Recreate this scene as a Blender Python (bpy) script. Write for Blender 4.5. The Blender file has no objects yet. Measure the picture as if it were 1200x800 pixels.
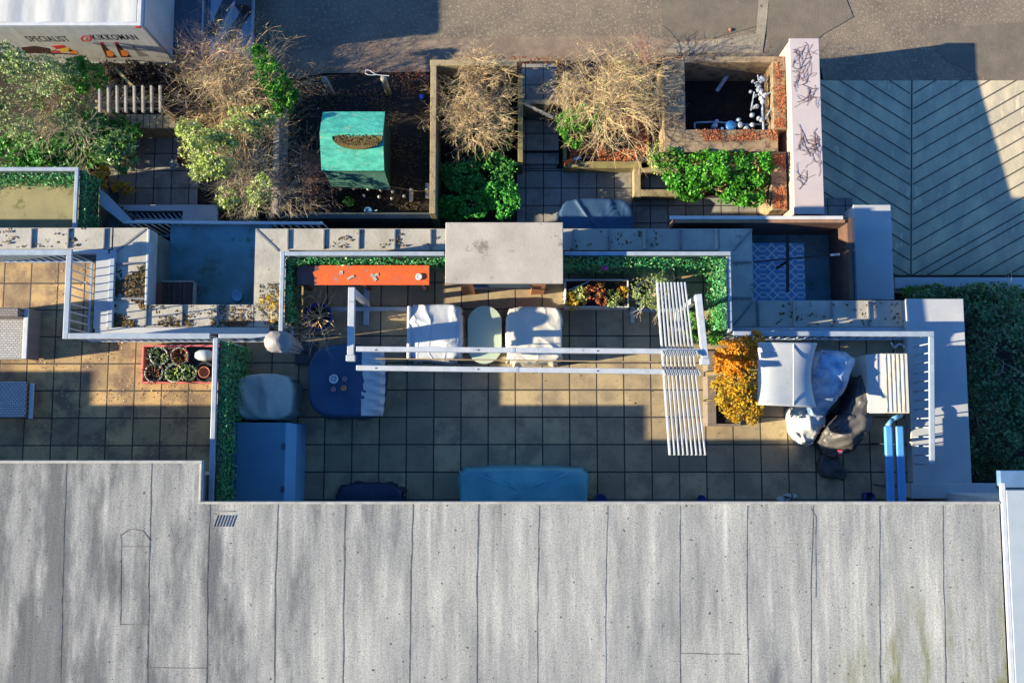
import bpy, bmesh, math, random
from mathutils import Vector, Matrix, noise
rnd = random.Random(7)
R_ = math.radians
C = bpy.context.scene.collection

# ------------------------------------------------------------------ camera, sky, sun, exposure
TH = R_(5.56); FP = 1130.0; CH = 21.0
cam = bpy.data.cameras.new('camera'); camo = bpy.data.objects.new('camera', cam); C.objects.link(camo)
camo.location = (0, 0, CH); camo.rotation_euler = (TH, 0, 0)
cam.sensor_width = 36; cam.lens = 36*FP/1200; cam.clip_end = 2000; cam.clip_start = .1
bpy.context.scene.camera = camo
SUN_EL = 20.0; SDX, SDY = 1.0, .13                      # shadows run this way over the ground
wd = bpy.data.worlds.new('World'); bpy.context.scene.world = wd; wd.use_nodes = True
nt = wd.node_tree; bg = nt.nodes['Background']
sky = nt.nodes.new('ShaderNodeTexSky'); sky.sky_type = 'NISHITA'; sky.sun_disc = False
sky.sun_elevation = R_(SUN_EL); sky.sun_rotation = math.atan2(-SDX, -SDY) % (2*math.pi)
sky.ozone_density = 6.0; sky.air_density = 1.0; sky.dust_density = .3
hs = nt.nodes.new('ShaderNodeHueSaturation'); hs.inputs['Saturation'].default_value = 1.12; hs.inputs['Hue'].default_value = .503
nt.links.new(sky.outputs[0], hs.inputs['Color']); nt.links.new(hs.outputs[0], bg.inputs[0]); bg.inputs[1].default_value = .10
sl = bpy.data.lights.new('sun', 'SUN'); sl.energy = 5.0; sl.angle = R_(.5); sl.color = (1.0, .87, .61)
so = bpy.data.objects.new('sun', sl); C.objects.link(so)
hl = math.hypot(SDX, SDY)
sd = Vector((SDX/hl*math.cos(R_(SUN_EL)), SDY/hl*math.cos(R_(SUN_EL)), -math.sin(R_(SUN_EL))))
so.rotation_euler = sd.to_track_quat('-Z', 'Y').to_euler(); so.location = (-30, -4, 20)
vs = bpy.context.scene.view_settings
vs.view_transform = 'Standard'; vs.look = 'None'; vs.exposure = 1.55; vs.gamma = 1; vs.use_curve_mapping = False

# ------------------------------------------------------------------ placing helpers
cT, sT = math.cos(TH), math.sin(TH)
def ray(px, py):
    u, v = (px-600)/FP, (400-py)/FP
    return Vector((u, v*cT+sT, v*sT-cT))
def at(px, py, z=0.):                                   # ground position of something seen there at height z
    d = ray(px, py); t = (CH-z)/-d.z
    return Vector((d.x*t, d.y*t, z))
def atY(px, py, Y):
    d = ray(px, py); t = Y/d.y
    return Vector((d.x*t, Y, CH+d.z*t))
def RC(x0, y0, x1, y1, z):                              # axis aligned rectangle x0,y0,x1,y1 in metres
    my, mx = (y0+y1)/2, (x0+x1)/2
    return at(x0, my, z).x, at(mx, y1, z).y, at(x1, my, z).x, at(mx, y0, z).y

# ------------------------------------------------------------------ mesh builder
ORG = {}
class MB:
    def __init__(s): s.v = []; s.f = []
    def add(s, vs_, fs):
        n = len(s.v); s.v += [tuple(p) for p in vs_]; s.f += [tuple(i+n for i in q) for q in fs]
    def box(s, x0, y0, z0, x1, y1, z1):
        s.add([(x0,y0,z0),(x1,y0,z0),(x1,y1,z0),(x0,y1,z0),(x0,y0,z1),(x1,y0,z1),(x1,y1,z1),(x0,y1,z1)],
              [(0,3,2,1),(4,5,6,7),(0,1,5,4),(1,2,6,5),(2,3,7,6),(3,0,4,7)]); return s
    def prism(s, pts, z0, z1):
        n = len(pts); a = sum(pts[i][0]*pts[(i+1)%n][1]-pts[(i+1)%n][0]*pts[i][1] for i in range(n))
        if a < 0: pts = list(reversed(pts))
        s.add([(p[0],p[1],z0) for p in pts]+[(p[0],p[1],z1) for p in pts],
              [tuple(reversed(range(n))), tuple(range(n, 2*n))]+[(i,(i+1)%n,n+(i+1)%n,n+i) for i in range(n)]); return s
    def bar(s, a, b, w, h):                              # box beam from a to b, width w, height h (centre line)
        a, b = Vector(a), Vector(b); d = (b-a).normalized()
        up = Vector((0,0,1)) if abs(d.z) < .95 else Vector((0,1,0))
        sx = d.cross(up).normalized()*w/2; uz = sx.cross(d).normalized()*h/2
        s.add([a-sx-uz,a+sx-uz,a+sx+uz,a-sx+uz,b-sx-uz,b+sx-uz,b+sx+uz,b-sx+uz],
              [(0,1,2,3),(7,6,5,4),(0,4,5,1),(1,5,6,2),(2,6,7,3),(3,7,4,0)]); return s
    def tube(s, a, b, r0, r1=None, n=6, cap=True):
        r1 = r0 if r1 is None else r1
        a, b = Vector(a), Vector(b); d = (b-a)
        if d.length < 1e-6: return s
        d.normalize(); up = Vector((0,0,1)) if abs(d.z) < .9 else Vector((1,0,0))
        x = d.cross(up).normalized(); y = d.cross(x)
        vv = []
        for p, r in ((a,r0),(b,r1)):
            for i in range(n):
                t = 2*math.pi*i/n; vv.append(p+x*math.cos(t)*r+y*math.sin(t)*r)
        ff = [(i,(i+1)%n,n+(i+1)%n,n+i) for i in range(n)]
        if cap: ff += [tuple(reversed(range(n))), tuple(range(n,2*n))]
        s.add(vv, ff); return s
    def path(s, pts, r, n=6):
        for i in range(len(pts)-1): s.tube(pts[i], pts[i+1], r, r, n)
        return s
    def lathe(s, c, prof, n=24, sq=1.0, rz=0):            # prof: (radius, z)
        vv = []; ff = []
        for r, z in prof:
            for i in range(n):
                t = 2*math.pi*i/n; x, y = r*math.cos(t), r*sq*math.sin(t)
                vv.append((c[0]+x*math.cos(rz)-y*math.sin(rz), c[1]+x*math.sin(rz)+y*math.cos(rz), z))
        for k in range(len(prof)-1):
            for i in range(n): ff.append((k*n+i, k*n+(i+1)%n, (k+1)*n+(i+1)%n, (k+1)*n+i))
        if prof[0][0] > 1e-4: ff.append(tuple(reversed(range(n))))
        if prof[-1][0] > 1e-4: ff.append(tuple(range((len(prof)-1)*n, len(prof)*n)))
        s.add(vv, ff); return s
    def sheet(s, pts, z=None):
        s.add([(p[0],p[1],p[2] if z is None else z) for p in pts], [tuple(range(len(pts)))]); return s
    def build(s, name, mat, parent=None, smooth=False, bevel=0, seg=2):
        o0 = ORG.get(parent.name, Vector((0,0,0))) if parent else Vector((0,0,0))
        me = bpy.data.meshes.new(name)
        me.from_pydata([(p[0]-o0.x, p[1]-o0.y, p[2]-o0.z) for p in s.v], [], s.f)
        if smooth: me.polygons.foreach_set('use_smooth', [True]*len(me.polygons))
        me.materials.append(mat); me.update()
        o = bpy.data.objects.new(name, me); C.objects.link(o)
        if parent: o.parent = parent
        ORG[o.name] = o0
        if bevel:
            m = o.modifiers.new('bevel', 'BEVEL'); m.width = bevel; m.segments = seg; m.limit_method = 'ANGLE'; m.angle_limit = R_(40)
        return o
def tag(o, label, cat, group=None):
    o['label'] = label; o['category'] = cat
    if group: o['group'] = group
    return o
def thing(name, label, cat, loc, group=None):
    o = bpy.data.objects.new(name, None); C.objects.link(o); o.location = loc; o.empty_display_size = .2
    ORG[o.name] = Vector(loc); return tag(o, label, cat, group)
def struct(o): o['kind'] = 'structure'; return o
def stuff(o): o['kind'] = 'stuff'; return o

# ------------------------------------------------------------------ materials
def nodes(m):
    m.use_nodes = True; n = m.node_tree.nodes; n.clear()
    out = n.new('ShaderNodeOutputMaterial'); b = n.new('ShaderNodeBsdfPrincipled')
    m.node_tree.links.new(b.outputs[0], out.inputs[0]); return n, m.node_tree.links, b, out
def pos(n, l, stretch=(1,1,1), off=(0,0,0)):
    g = n.new('ShaderNodeNewGeometry'); mp = n.new('ShaderNodeMapping')
    mp.inputs['Scale'].default_value = stretch; mp.inputs['Location'].default_value = off
    l.new(g.outputs['Position'], mp.inputs[0]); return mp.outputs[0]
def nz(n, l, vec, scale, detail=5, rough=.6):
    t = n.new('ShaderNodeTexNoise'); t.inputs['Scale'].default_value = scale; t.inputs['Detail'].default_value = detail
    t.inputs['Roughness'].default_value = rough; l.new(vec, t.inputs['Vector']); return t.outputs['Fac']
def ramp(n, l, fac, stops):
    r = n.new('ShaderNodeValToRGB'); e = r.color_ramp.elements
    while len(e) < len(stops): e.new(.5)
    for i, (p, c) in enumerate(stops): e[i].position = p; e[i].color = (*c, 1) if len(c) == 3 else c
    l.new(fac, r.inputs[0]); return r.outputs[0]
def mix(n, l, fac, a, b, mode='MIX'):
    m = n.new('ShaderNodeMix'); m.data_type = 'RGBA'; m.blend_type = mode
    for sock, v in ((m.inputs[0], fac), (m.inputs[6], a), (m.inputs[7], b)):
        if isinstance(v, (int, float)): sock.default_value = v
        elif isinstance(v, tuple): sock.default_value = (*v, 1)
        else: l.new(v, sock)
    return m.outputs[2]
def bumpn(n, l, b, h, strength, dist=.02):
    bp = n.new('ShaderNodeBump'); bp.inputs['Strength'].default_value = strength; bp.inputs['Distance'].default_value = dist
    l.new(h, bp.inputs['Height']); l.new(bp.outputs[0], b.inputs['Normal'])
def M(name, c1, c2=None, scale=4, rough=.75, bump=0, bscale=40, stretch=(1,1,1), metal=0, dirt=None, dirt_amt=.55, dscale=9, grain=.0):
    m = bpy.data.materials.new(name); n, l, b, o = nodes(m)
    v = pos(n, l, stretch)
    c2 = c2 or tuple(x*.8 for x in c1)
    f = nz(n, l, v, scale)
    col = ramp(n, l, f, [(.35, c1), (.65, c2)])
    if dirt:
        d = nz(n, l, v, dscale, 8, .7); dm = ramp(n, l, d, [(dirt_amt, (0,0,0)), (dirt_amt+.09, (1,1,1))])
        col = mix(n, l, dm, col, dirt)
    if grain:
        g = nz(n, l, pos(n, l), 60, 3, .8); gm = ramp(n, l, g, [(.3, (1-grain,)*3), (.7, (1+grain*.4,)*3)])
        col = mix(n, l, 1.0, col, gm, 'MULTIPLY')
    l.new(col, b.inputs['Base Color']); b.inputs['Roughness'].default_value = rough; b.inputs['Metallic'].default_value = metal
    if bump: bumpn(n, l, b, nz(n, l, v, bscale, 6), bump)
    return m
def leafmat(name, cols, trans=.25, rough=.6):
    m = bpy.data.materials.new(name); n, l, b, out = nodes(m)
    g = n.new('ShaderNodeNewGeometry'); k = len(cols)
    col = ramp(n, l, g.outputs['Random Per Island'], [(i/max(1,k-1), c) for i, c in enumerate(cols)])
    v = nz(n, l, pos(n, l), 3.0, 3); mm = ramp(n, l, v, [(.3, (.7,.7,.7)), (.7, (1.25,1.2,1.1))])
    col = mix(n, l, 1.0, col, mm, 'MULTIPLY')
    l.new(col, b.inputs['Base Color']); b.inputs['Roughness'].default_value = rough
    t = n.new('ShaderNodeBsdfTranslucent'); l.new(col, t.inputs[0])
    ms = n.new('ShaderNodeMixShader'); ms.inputs[0].default_value = trans
    l.new(b.outputs[0], ms.inputs[1]); l.new(t.outputs[0], ms.inputs[2]); l.new(ms.outputs[0], out.inputs[0]); return m
def paving(name, tile, off, c1, c2, mortar, stain, msize=.012, rough=.85):
    m = bpy.data.materials.new(name); n, l, b, o = nodes(m)
    v = pos(n, l, (1,1,1), off)
    br = n.new('ShaderNodeTexBrick'); br.offset = 0; br.squash = 1; br.offset_frequency = 1
    br.inputs['Scale'].default_value = 1; br.inputs['Brick Width'].default_value = tile; br.inputs['Row Height'].default_value = tile
    br.inputs['Mortar Size'].default_value = msize; br.inputs['Mortar Smooth'].default_value = .3; br.inputs['Bias'].default_value = 0
    br.inputs['Color1'].default_value = (*c1,1); br.inputs['Color2'].default_value = (*c2,1); br.inputs['Mortar'].default_value = (*mortar,1)
    l.new(v, br.inputs['Vector'])
    s = nz(n, l, v, 1.6, 8, .65); sm = ramp(n, l, s, [(.44, (0,0,0)), (.60, (.9,.9,.9))])
    col = mix(n, l, sm, br.outputs['Color'], stain)
    f = nz(n, l, v, 45, 4, .8); fm = ramp(n, l, f, [(.35, (.68,.68,.68)), (.62, (1.15,1.15,1.15))])
    col = mix(n, l, 1.0, col, fm, 'MULTIPLY')
    col = mix(n, l, br.outputs['Fac'], col, mortar)
    l.new(col, b.inputs['Base Color']); b.inputs['Roughness'].default_value = rough
    inv = n.new('ShaderNodeMath'); inv.operation = 'SUBTRACT'; inv.inputs[0].default_value = 1; l.new(br.outputs['Fac'], inv.inputs[1])
    ad = n.new('ShaderNodeMath'); ad.operation = 'MULTIPLY_ADD'; l.new(f, ad.inputs[0]); ad.inputs[1].default_value = .15; l.new(inv.outputs[0], ad.inputs[2])
    bumpn(n, l, b, ad.outputs[0], .7, .01); return m
def felt_mat():
    m = bpy.data.materials.new('roof_felt'); n, l, b, o = nodes(m)
    v = pos(n, l)
    a = nz(n, l, pos(n, l, (1.0,.10,1)), 4.5, 9, .68)               # long weathering streaks down the fall
    col = ramp(n, l, a, [(.30, (.19,.19,.185)), (.45, (.275,.275,.265)), (.58, (.33,.327,.31)), (.70, (.43,.42,.395))])
    w = nz(n, l, pos(n, l, (1.3,.34,1), (2.2,.7,0)), .9, 10, .66)
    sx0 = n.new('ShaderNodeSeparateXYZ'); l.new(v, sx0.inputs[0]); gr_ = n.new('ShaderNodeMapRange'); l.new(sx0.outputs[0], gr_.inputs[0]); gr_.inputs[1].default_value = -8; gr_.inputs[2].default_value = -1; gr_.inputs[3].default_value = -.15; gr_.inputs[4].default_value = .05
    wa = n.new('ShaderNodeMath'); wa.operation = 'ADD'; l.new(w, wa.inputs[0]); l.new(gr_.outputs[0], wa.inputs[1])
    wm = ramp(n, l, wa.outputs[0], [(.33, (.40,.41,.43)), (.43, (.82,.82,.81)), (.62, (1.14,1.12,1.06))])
    col = mix(n, l, 1.0, col, wm, 'MULTIPLY')
    st = nz(n, l, pos(n, l, (1,.16,1), (3.3,1,0)), 1.5, 3, .5); stm = ramp(n, l, st, [(.55,(1,1,1)),(.70,(.62,.63,.64))])
    col = mix(n, l, .35, col, stm, 'MULTIPLY')
    g = nz(n, l, v, 34, 5, .85); gm = ramp(n, l, g, [(.36, (.48,.48,.48)), (.50, (1,1,1)), (.66, (1.4,1.4,1.4))])
    col = mix(n, l, .8, col, gm, 'MULTIPLY')
    rl_ = nz(n, l, pos(n, l, (1,.018,1), (5.1,0,0)), 5.0, 2, .5); rm_ = ramp(n, l, rl_, [(.58,(1,1,1)),(.66,(1.28,1.27,1.24)),(.74,(1.05,1.05,1.05))]); col = mix(n, l, .7, col, rm_, 'MULTIPLY')
    sp = nz(n, l, v, 13, 2, .4); spm = ramp(n, l, sp, [(.70, (0,0,0)), (.74, (1,1,1))]); col = mix(n, l, spm, col, (.07,.07,.065))
    mo = nz(n, l, pos(n, l, (1.6,.35,1), (.4,0,0)), 1.6, 6, .6)
    sx = n.new('ShaderNodeSeparateXYZ'); l.new(v, sx.inputs[0])
    def rng(sock, a_, b_):
        r = n.new('ShaderNodeMapRange'); l.new(sock, r.inputs[0]); r.inputs[1].default_value = a_; r.inputs[2].default_value = b_; return r.outputs[0]
    mk = n.new('ShaderNodeMath'); mk.operation = 'MULTIPLY'; l.new(rng(sx.outputs[0], 5.6, 7.0), mk.inputs[0]); l.new(rng(sx.outputs[1], -2.6, -4.4), mk.inputs[1])
    mm = n.new('ShaderNodeMath'); mm.operation = 'MULTIPLY'; l.new(mk.outputs[0], mm.inputs[0]); l.new(ramp(n, l, mo, [(.5,(0,0,0)),(.62,(1,1,1))]), mm.inputs[1])
    m2 = n.new('ShaderNodeMath'); m2.operation = 'MULTIPLY'; m2.inputs[1].default_value = 1.0; l.new(mm.outputs[0], m2.inputs[0])
    col = mix(n, l, m2.outputs[0], col, (.13,.13,.02))
    l.new(col, b.inputs['Base Color']); b.inputs['Roughness'].default_value = .9
    ad = n.new('ShaderNodeMath'); ad.operation = 'ADD'; l.new(a, ad.inputs[0]); l.new(g, ad.inputs[1])
    bumpn(n, l, b, ad.outputs[0], .35, .02); return m
def weave(name, c1, c2, s=24, rough=.6):
    m = bpy.data.materials.new(name); n, l, b, o = nodes(m); v = pos(n, l)
    ch = n.new('ShaderNodeTexBrick'); ch.inputs['Scale'].default_value = s*.25; ch.inputs['Mortar Size'].default_value = .035
    ch.inputs['Brick Width'].default_value = .5; ch.inputs['Row Height'].default_value = .3
    ch.inputs['Color1'].default_value = (*c1,1); ch.inputs['Color2'].default_value = tuple(x*.8 for x in c1)+(1,); ch.inputs['Mortar'].default_value = (*c2,1)
    l.new(v, ch.inputs['Vector']); l.new(ch.outputs['Color'], b.inputs['Base Color']); b.inputs['Roughness'].default_value = rough
    inv = n.new('ShaderNodeMath'); inv.operation = 'SUBTRACT'; inv.inputs[0].default_value = 1; l.new(ch.outputs['Fac'], inv.inputs[1])
    bumpn(n, l, b, inv.outputs[0], .6, .01); return m
def rug_mat():
    m = bpy.data.materials.new('rug_pattern'); n, l, b, o = nodes(m); v = pos(n, l, (4.6,4.6,4.6))
    sx = n.new('ShaderNodeSeparateXYZ'); l.new(v, sx.inputs[0])
    def ma(op, a, b_=None):
        q = n.new('ShaderNodeMath'); q.operation = op
        for i, w in enumerate((a, b_)):
            if w is None: continue
            if isinstance(w, (int,float)): q.inputs[i].default_value = w
            else: l.new(w, q.inputs[i])
        return q.outputs[0]
    X, Y = sx.outputs[0], sx.outputs[1]
    dx = ma('ABSOLUTE', ma('SUBTRACT', ma('FRACT', ma('MULTIPLY', X, .5)), .5)); 
    u = ma('ADD', X, Y); w = ma('SUBTRACT', X, Y)
    du = ma('ABSOLUTE', ma('SUBTRACT', ma('FRACT', u), .5)); dw = ma('ABSOLUTE', ma('SUBTRACT', ma('FRACT', w), .5))
    hy = ma('ABSOLUTE', ma('SUBTRACT', ma('FRACT', ma('MULTIPLY', Y, 2.0)), .5))
    diag = ma('LESS_THAN', ma('MINIMUM', du, dw), .125); bars = ma('LESS_THAN', hy, .16); mid = ma('LESS_THAN', dx, .16)
    line = ma('ADD', ma('MULTIPLY', diag, ma('SUBTRACT', 1, mid)), ma('MULTIPLY', bars, mid))
    col = mix(n, l, line, (.20,.50,.80), (.95,.96,.96)); l.new(col, b.inputs['Base Color']); b.inputs['Roughness'].default_value = .95; return m

mWhite = M('white_paint', (.54,.55,.56), (.44,.46,.49), 6, .45, grain=.08)
mWhiteDirty = M('weathered_white_render', (.60,.58,.55), (.48,.47,.46), 3, .8, .15, 30, dirt=(.26,.22,.20), dirt_amt=.66, dscale=5, grain=.15)
mCap = M('painted_capping', (.44,.44,.44), (.35,.37,.39), 1.2, .8, .1, 30, grain=.12)
mRail = M('grey_rail_paint', (.34,.39,.45), (.26,.31,.37), 5, .4, grain=.08)
mLead = M('lead_sheet', (.42,.39,.33), (.31,.29,.25), 2.2, .6, .25, 12, dirt=(.17,.14,.09), dirt_amt=.60, dscale=5, grain=.15)
mLeadRoll = M('lead_roll', (.12,.13,.15), (.20,.20,.21), 6, .6)
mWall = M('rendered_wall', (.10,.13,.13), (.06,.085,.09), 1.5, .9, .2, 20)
mFelt = felt_mat()
mSeam = M('roof_seam', (.05,.05,.05), (.16,.16,.15), 5, .9)
mTrim = M('roof_trim', (.38,.37,.34), (.27,.26,.24), 6, .7, dirt=(.30,.20,.06), dirt_amt=.60, dscale=8)
mConc = M('stained_concrete', (.45,.40,.34), (.36,.315,.265), 1.6, .9, .25, 35, dirt=(.20,.17,.14), dirt_amt=.575, dscale=2.8, grain=.18)
mBrick = M('orange_brick', (.45,.17,.06), (.36,.12,.05), 8, .85, .3)
mBrown = M('brown_cladding', (.13,.065,.045), (.08,.045,.035), 3, .8, .2)
mSteel = M('dark_blue_steel', (.10,.13,.18), (.07,.09,.13), 4, .35, metal=.6)
mTimber = M('weathered_timber', (.34,.27,.15), (.22,.17,.10), 3, .85, .4, 18, stretch=(1,1,1), dirt=(.10,.09,.04), dirt_amt=.56, dscale=6, grain=.2)
mTimberGrey = M('grey_timber', (.42,.38,.31), (.28,.25,.20), 3, .85, .4, 25, dirt=(.14,.11,.07), dirt_amt=.57, dscale=6, grain=.25)
mTimberGreen = M('mossy_timber', (.26,.22,.08), (.15,.12,.06), 3, .9, .4, 18, grain=.2)
mDeckBrown = M('red_brown_timber', (.13,.065,.055), (.085,.045,.04), 5, .8, .3)
mSoil = M('dark_soil', (.030,.022,.017), (.012,.010,.009), 6, .95, .9, 16, dirt=(.10,.045,.025), dirt_amt=.62, dscale=14, grain=.4)
mAsph = M('old_asphalt', (.25,.195,.14), (.165,.13,.098), 1.1, .95, .8, 40, dirt=(.34,.29,.22), dirt_amt=.53, dscale=14, grain=.6)
mAsph2 = M('smooth_asphalt', (.19,.155,.115), (.14,.117,.09), 2.2, .95, .4, 30, dirt=(.22,.19,.15), dirt_amt=.62, dscale=9, grain=.4)
mStrip = M('road_margin', (.26,.195,.14), (.18,.13,.10), 2.2, .95, .4, 20, dirt=(.22,.075,.025), dirt_amt=.60, dscale=6, grain=.3)
mPale = M('worn_aggregate', (.34,.29,.22), (.25,.21,.16), 3, .95, .5, 35, dirt=(.12,.10,.08), dirt_amt=.56, dscale=8, grain=.35)
mRamp = M('ramp_concrete', (.62,.52,.34), (.38,.33,.25), 1.3, .85, .15, 20, stretch=(1.8,.8,1), dirt=(.66,.55,.36), dirt_amt=.58, dscale=1.3, grain=.2)
mGroove = M('groove_shadow_line', (.09,.08,.06), (.06,.055,.045), 5, .9)
TL = (at(701,540).x-at(509,540).x)/6
gx = at(604,540).x; gy = at(600,488.6).y
mPave = paving('terrace_slabs', TL, (-gx % TL, -gy % TL, 0), (.47,.36,.20), (.27,.215,.135), (.04,.035,.03), (.24,.185,.12), .016)
mPaveL = paving('terrace_slabs_weathered', TL, (-(gx-.03) % TL, -(gy-.02) % TL, 0), (.54,.35,.15), (.30,.21,.11), (.05,.035,.025), (.17,.11,.07), .016)
mPaveG = paving('garden_slabs', .45, (.1, .06, 0), (.30,.29,.26), (.23,.22,.20), (.03,.03,.03), (.16,.15,.13), .014)
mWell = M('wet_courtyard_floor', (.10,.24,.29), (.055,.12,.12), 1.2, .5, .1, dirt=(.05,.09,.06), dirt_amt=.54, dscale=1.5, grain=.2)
mBalcony = M('mossy_balcony_floor', (.30,.27,.15), (.23,.21,.13), 2.2, .9, .3, dirt=(.13,.13,.05), dirt_amt=.56, dscale=3, grain=.25)
def cloth(name, c1, c2, rough=.7, b=.5, bs=9):
    m = bpy.data.materials.new(name); n, l, bb, o = nodes(m); v = pos(n, l)
    w = n.new('ShaderNodeTexNoise'); w.inputs['Scale'].default_value = 1.6; l.new(v, w.inputs['Vector'])
    wv = n.new('ShaderNodeVectorMath'); wv.operation = 'MULTIPLY_ADD'; l.new(w.outputs['Color'], wv.inputs[0]); wv.inputs[1].default_value = (.7,.7,.7); l.new(v, wv.inputs[2])
    mp = n.new('ShaderNodeMapping'); mp.inputs['Scale'].default_value = (1.0,.28,1); mp.inputs['Rotation'].default_value = (0,0,.5); l.new(wv.outputs[0], mp.inputs[0])
    h1 = nz(n, l, mp.outputs[0], bs*.32, 1, .4); h2 = nz(n, l, v, 2.2, 2, .5)
    rd = ramp(n, l, h1, [(.44,(0,0,0)),(.5,(1,1,1)),(.60,(0,0,0))])
    ad = n.new('ShaderNodeMath'); ad.operation = 'MULTIPLY_ADD'; l.new(rd, ad.inputs[0]); ad.inputs[1].default_value = .35; l.new(h2, ad.inputs[2])
    l.new(ramp(n, l, h2, [(.35,c1),(.65,c2)]), bb.inputs['Base Color']); bb.inputs['Roughness'].default_value = rough
    bumpn(n, l, bb, ad.outputs[0], min(1,b*1.2), .045); return m
mNavy = cloth('navy_cover', (.022,.065,.14), (.016,.05,.11), .55, .25, 4)
mCoverW = cloth('white_cover', (.52,.53,.53), (.45,.47,.49), .6, .5, 8)
mCoverWP = cloth('cream_cover', (.60,.56,.47), (.52,.49,.42), .6, .4, 7)
mCoverG = cloth('grey_cover', (.44,.46,.40), (.34,.38,.36), .6, .5, 6)
mCoverDG = cloth('charcoal_cover', (.075,.07,.07), (.035,.034,.036), .5, .6, 7)
mCoverT = cloth('teal_cover', (.09,.32,.38), (.06,.26,.33), .6, .35, 3)
mBlueBox = M('blue_plastic', (.10,.24,.34), (.08,.20,.30), 2, .45)
mBlueLight = M('light_blue_plastic', (.13,.32,.50), (.10,.28,.46), 2, .45)
mTealTab = M('pale_green_laminate', (.42,.50,.38), (.38,.46,.36), 3, .45)
mOrange = M('flaking_orange_paint', (.72,.12,.01), (.58,.075,.008), 5, .6, .3, dirt=(.36,.17,.11), dirt_amt=.545, dscale=5, grain=.2)
mMaroon = M('maroon_timber', (.12,.05,.05), (.08,.04,.04), 4, .7, .2)
mRed = M('red_tray', (.62,.14,.13), (.50,.10,.10), 5, .5)
mPotW = M('pale_pot', (.50,.50,.45), (.38,.38,.34), 8, .7)
mPotD = M('dark_pot', (.055,.055,.06), (.035,.035,.04), 8, .6)
mTerra = M('terracotta', (.40,.14,.07), (.32,.10,.05), 8, .8)
mPotBlue = M('blue_glazed_pot', (.02,.03,.28), (.015,.02,.18), 6, .25)
mPlanter = M('grey_brown_planter', (.19,.155,.125), (.15,.12,.10), 8, .8, .2)
mGreenFelt = M('turquoise_roof_felt', (.07,.46,.34), (.03,.30,.23), 3.5, .75, 1.0, 6, stretch=(.8,2.2,1), dirt=(.30,.42,.30), dirt_amt=.57, dscale=4)
mGreenDark = M('dark_green_board', (.015,.07,.05), (.012,.05,.035), 4, .8, .3)
mMoss = M('moss_debris', (.16,.085,.03), (.13,.12,.02), 9, .95, 1, 30, grain=.4)
mSilver = M('silver_sheet', (.40,.41,.42), (.33,.35,.37), 2, .4, .3, 4, dirt=(.26,.27,.28), dirt_amt=.6, dscale=3)
mAlu = M('white_powder_coat', (.47,.49,.51), (.37,.40,.43), 5, .45, dirt=(.25,.24,.21), dirt_amt=.60, dscale=7, grain=.12)
mRope = M('tan_rope', (.35,.25,.14), None, 5, .8)
mTruck = M('white_truck_panel', (.50,.50,.48), (.42,.42,.40), 3, .4, .2, 3, stretch=(2.2,.5,.5), dirt=(.36,.34,.30), dirt_amt=.66, dscale=2)
mDarkMetal = M('dark_chassis', (.04,.045,.05), (.03,.035,.04), 5, .5)
mBlueBed = M('blue_grey_flatbed', (.26,.33,.42), (.20,.27,.36), 3, .4)
mBlack = M('black_rubber', (.015,.015,.016), (.02,.02,.02), 5, .7)
mInkBlack = M('black_print', (.02,.02,.02), None, 5, .6); mInkRed = M('red_print', (.55,.02,.03), None, 5, .6)
mInkBrown = M('brown_print', (.05,.018,.012), None, 5, .5); mInkOrange = M('orange_print', (.75,.22,.03), None, 5, .6)
mInkYellow = M('yellow_print', (.70,.45,.08), None, 5, .6); mInkGrey = M('grey_print', (.22,.2,.2), None, 5, .6)
mRattan = weave('white_rattan', (.40,.40,.41), (.10,.10,.10)); mRattanD = weave('brown_rattan', (.22,.18,.17), (.05,.04,.04))
mRug = rug_mat()
mGauge = M('blue_gauge', (.05,.22,.50), None, 5, .4); mPipe = M('galvanised_pipe', (.45,.50,.55), (.30,.35,.40), 8, .4)
mGlass = M('greenish_glass', (.35,.50,.45), (.6,.7,.65), 6, .1); mCandle = M('pink_candle', (.45,.25,.28), None, 5, .5); mCandleO = M('orange_candle', (.75,.28,.14), None, 5, .5)
mBark = M('pale_bark', (.36,.27,.17), (.25,.18,.11), 5, .9); mTwigTan = leafmat('tan_twigs', [(.62,.43,.26),(.70,.54,.33),(.40,.26,.16),(.56,.46,.27)], .0, .9)
mTwigGold = leafmat('golden_twigs', [(.72,.56,.32),(.58,.46,.25),(.40,.26,.16),(.74,.60,.38)], .0, .9)
mTwigPink = leafmat('reddish_twigs', [(.46,.26,.19),(.54,.36,.27),(.30,.16,.12)], .0, .9)
mTwigGrey = leafmat('grey_twigs', [(.46,.41,.31),(.34,.30,.22),(.55,.50,.40)], .0, .9)
mTwigDark = leafmat('dark_twigs', [(.12,.12,.11),(.08,.08,.07)], .0, .9)
mLeafBright = leafmat('bright_green_leaves', [(.05,.26,.015),(.10,.36,.02),(.03,.16,.012),(.16,.40,.05)])
mLeafLime = leafmat('lime_leaves', [(.30,.44,.05),(.42,.52,.12),(.16,.29,.04),(.55,.60,.32),(.36,.36,.16)])
mLeafDark = leafmat('dark_green_leaves', [(.05,.26,.035),(.09,.36,.05),(.03,.15,.025),(.16,.44,.07)])
mLeafGrey = leafmat('grey_green_leaves', [(.22,.32,.09),(.32,.42,.15),(.11,.21,.05),(.46,.50,.30)])
mLeafGlossy = leafmat('glossy_laurel_leaves', [(.08,.24,.04),(.18,.34,.09),(.04,.13,.02),(.38,.48,.26)], .15, .35)
mLeafHedge = leafmat('artificial_hedge_leaves', [(.02,.24,.06),(.05,.34,.09),(.012,.15,.04),(.13,.44,.18),(.03,.28,.07),(.22,.30,.08)], .2, .45)
mLeafHedgeB = leafmat('clipped_hedge_leaves', [(.05,.28,.015),(.09,.38,.02),(.025,.16,.01),(.14,.44,.04)], .25, .5)
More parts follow.
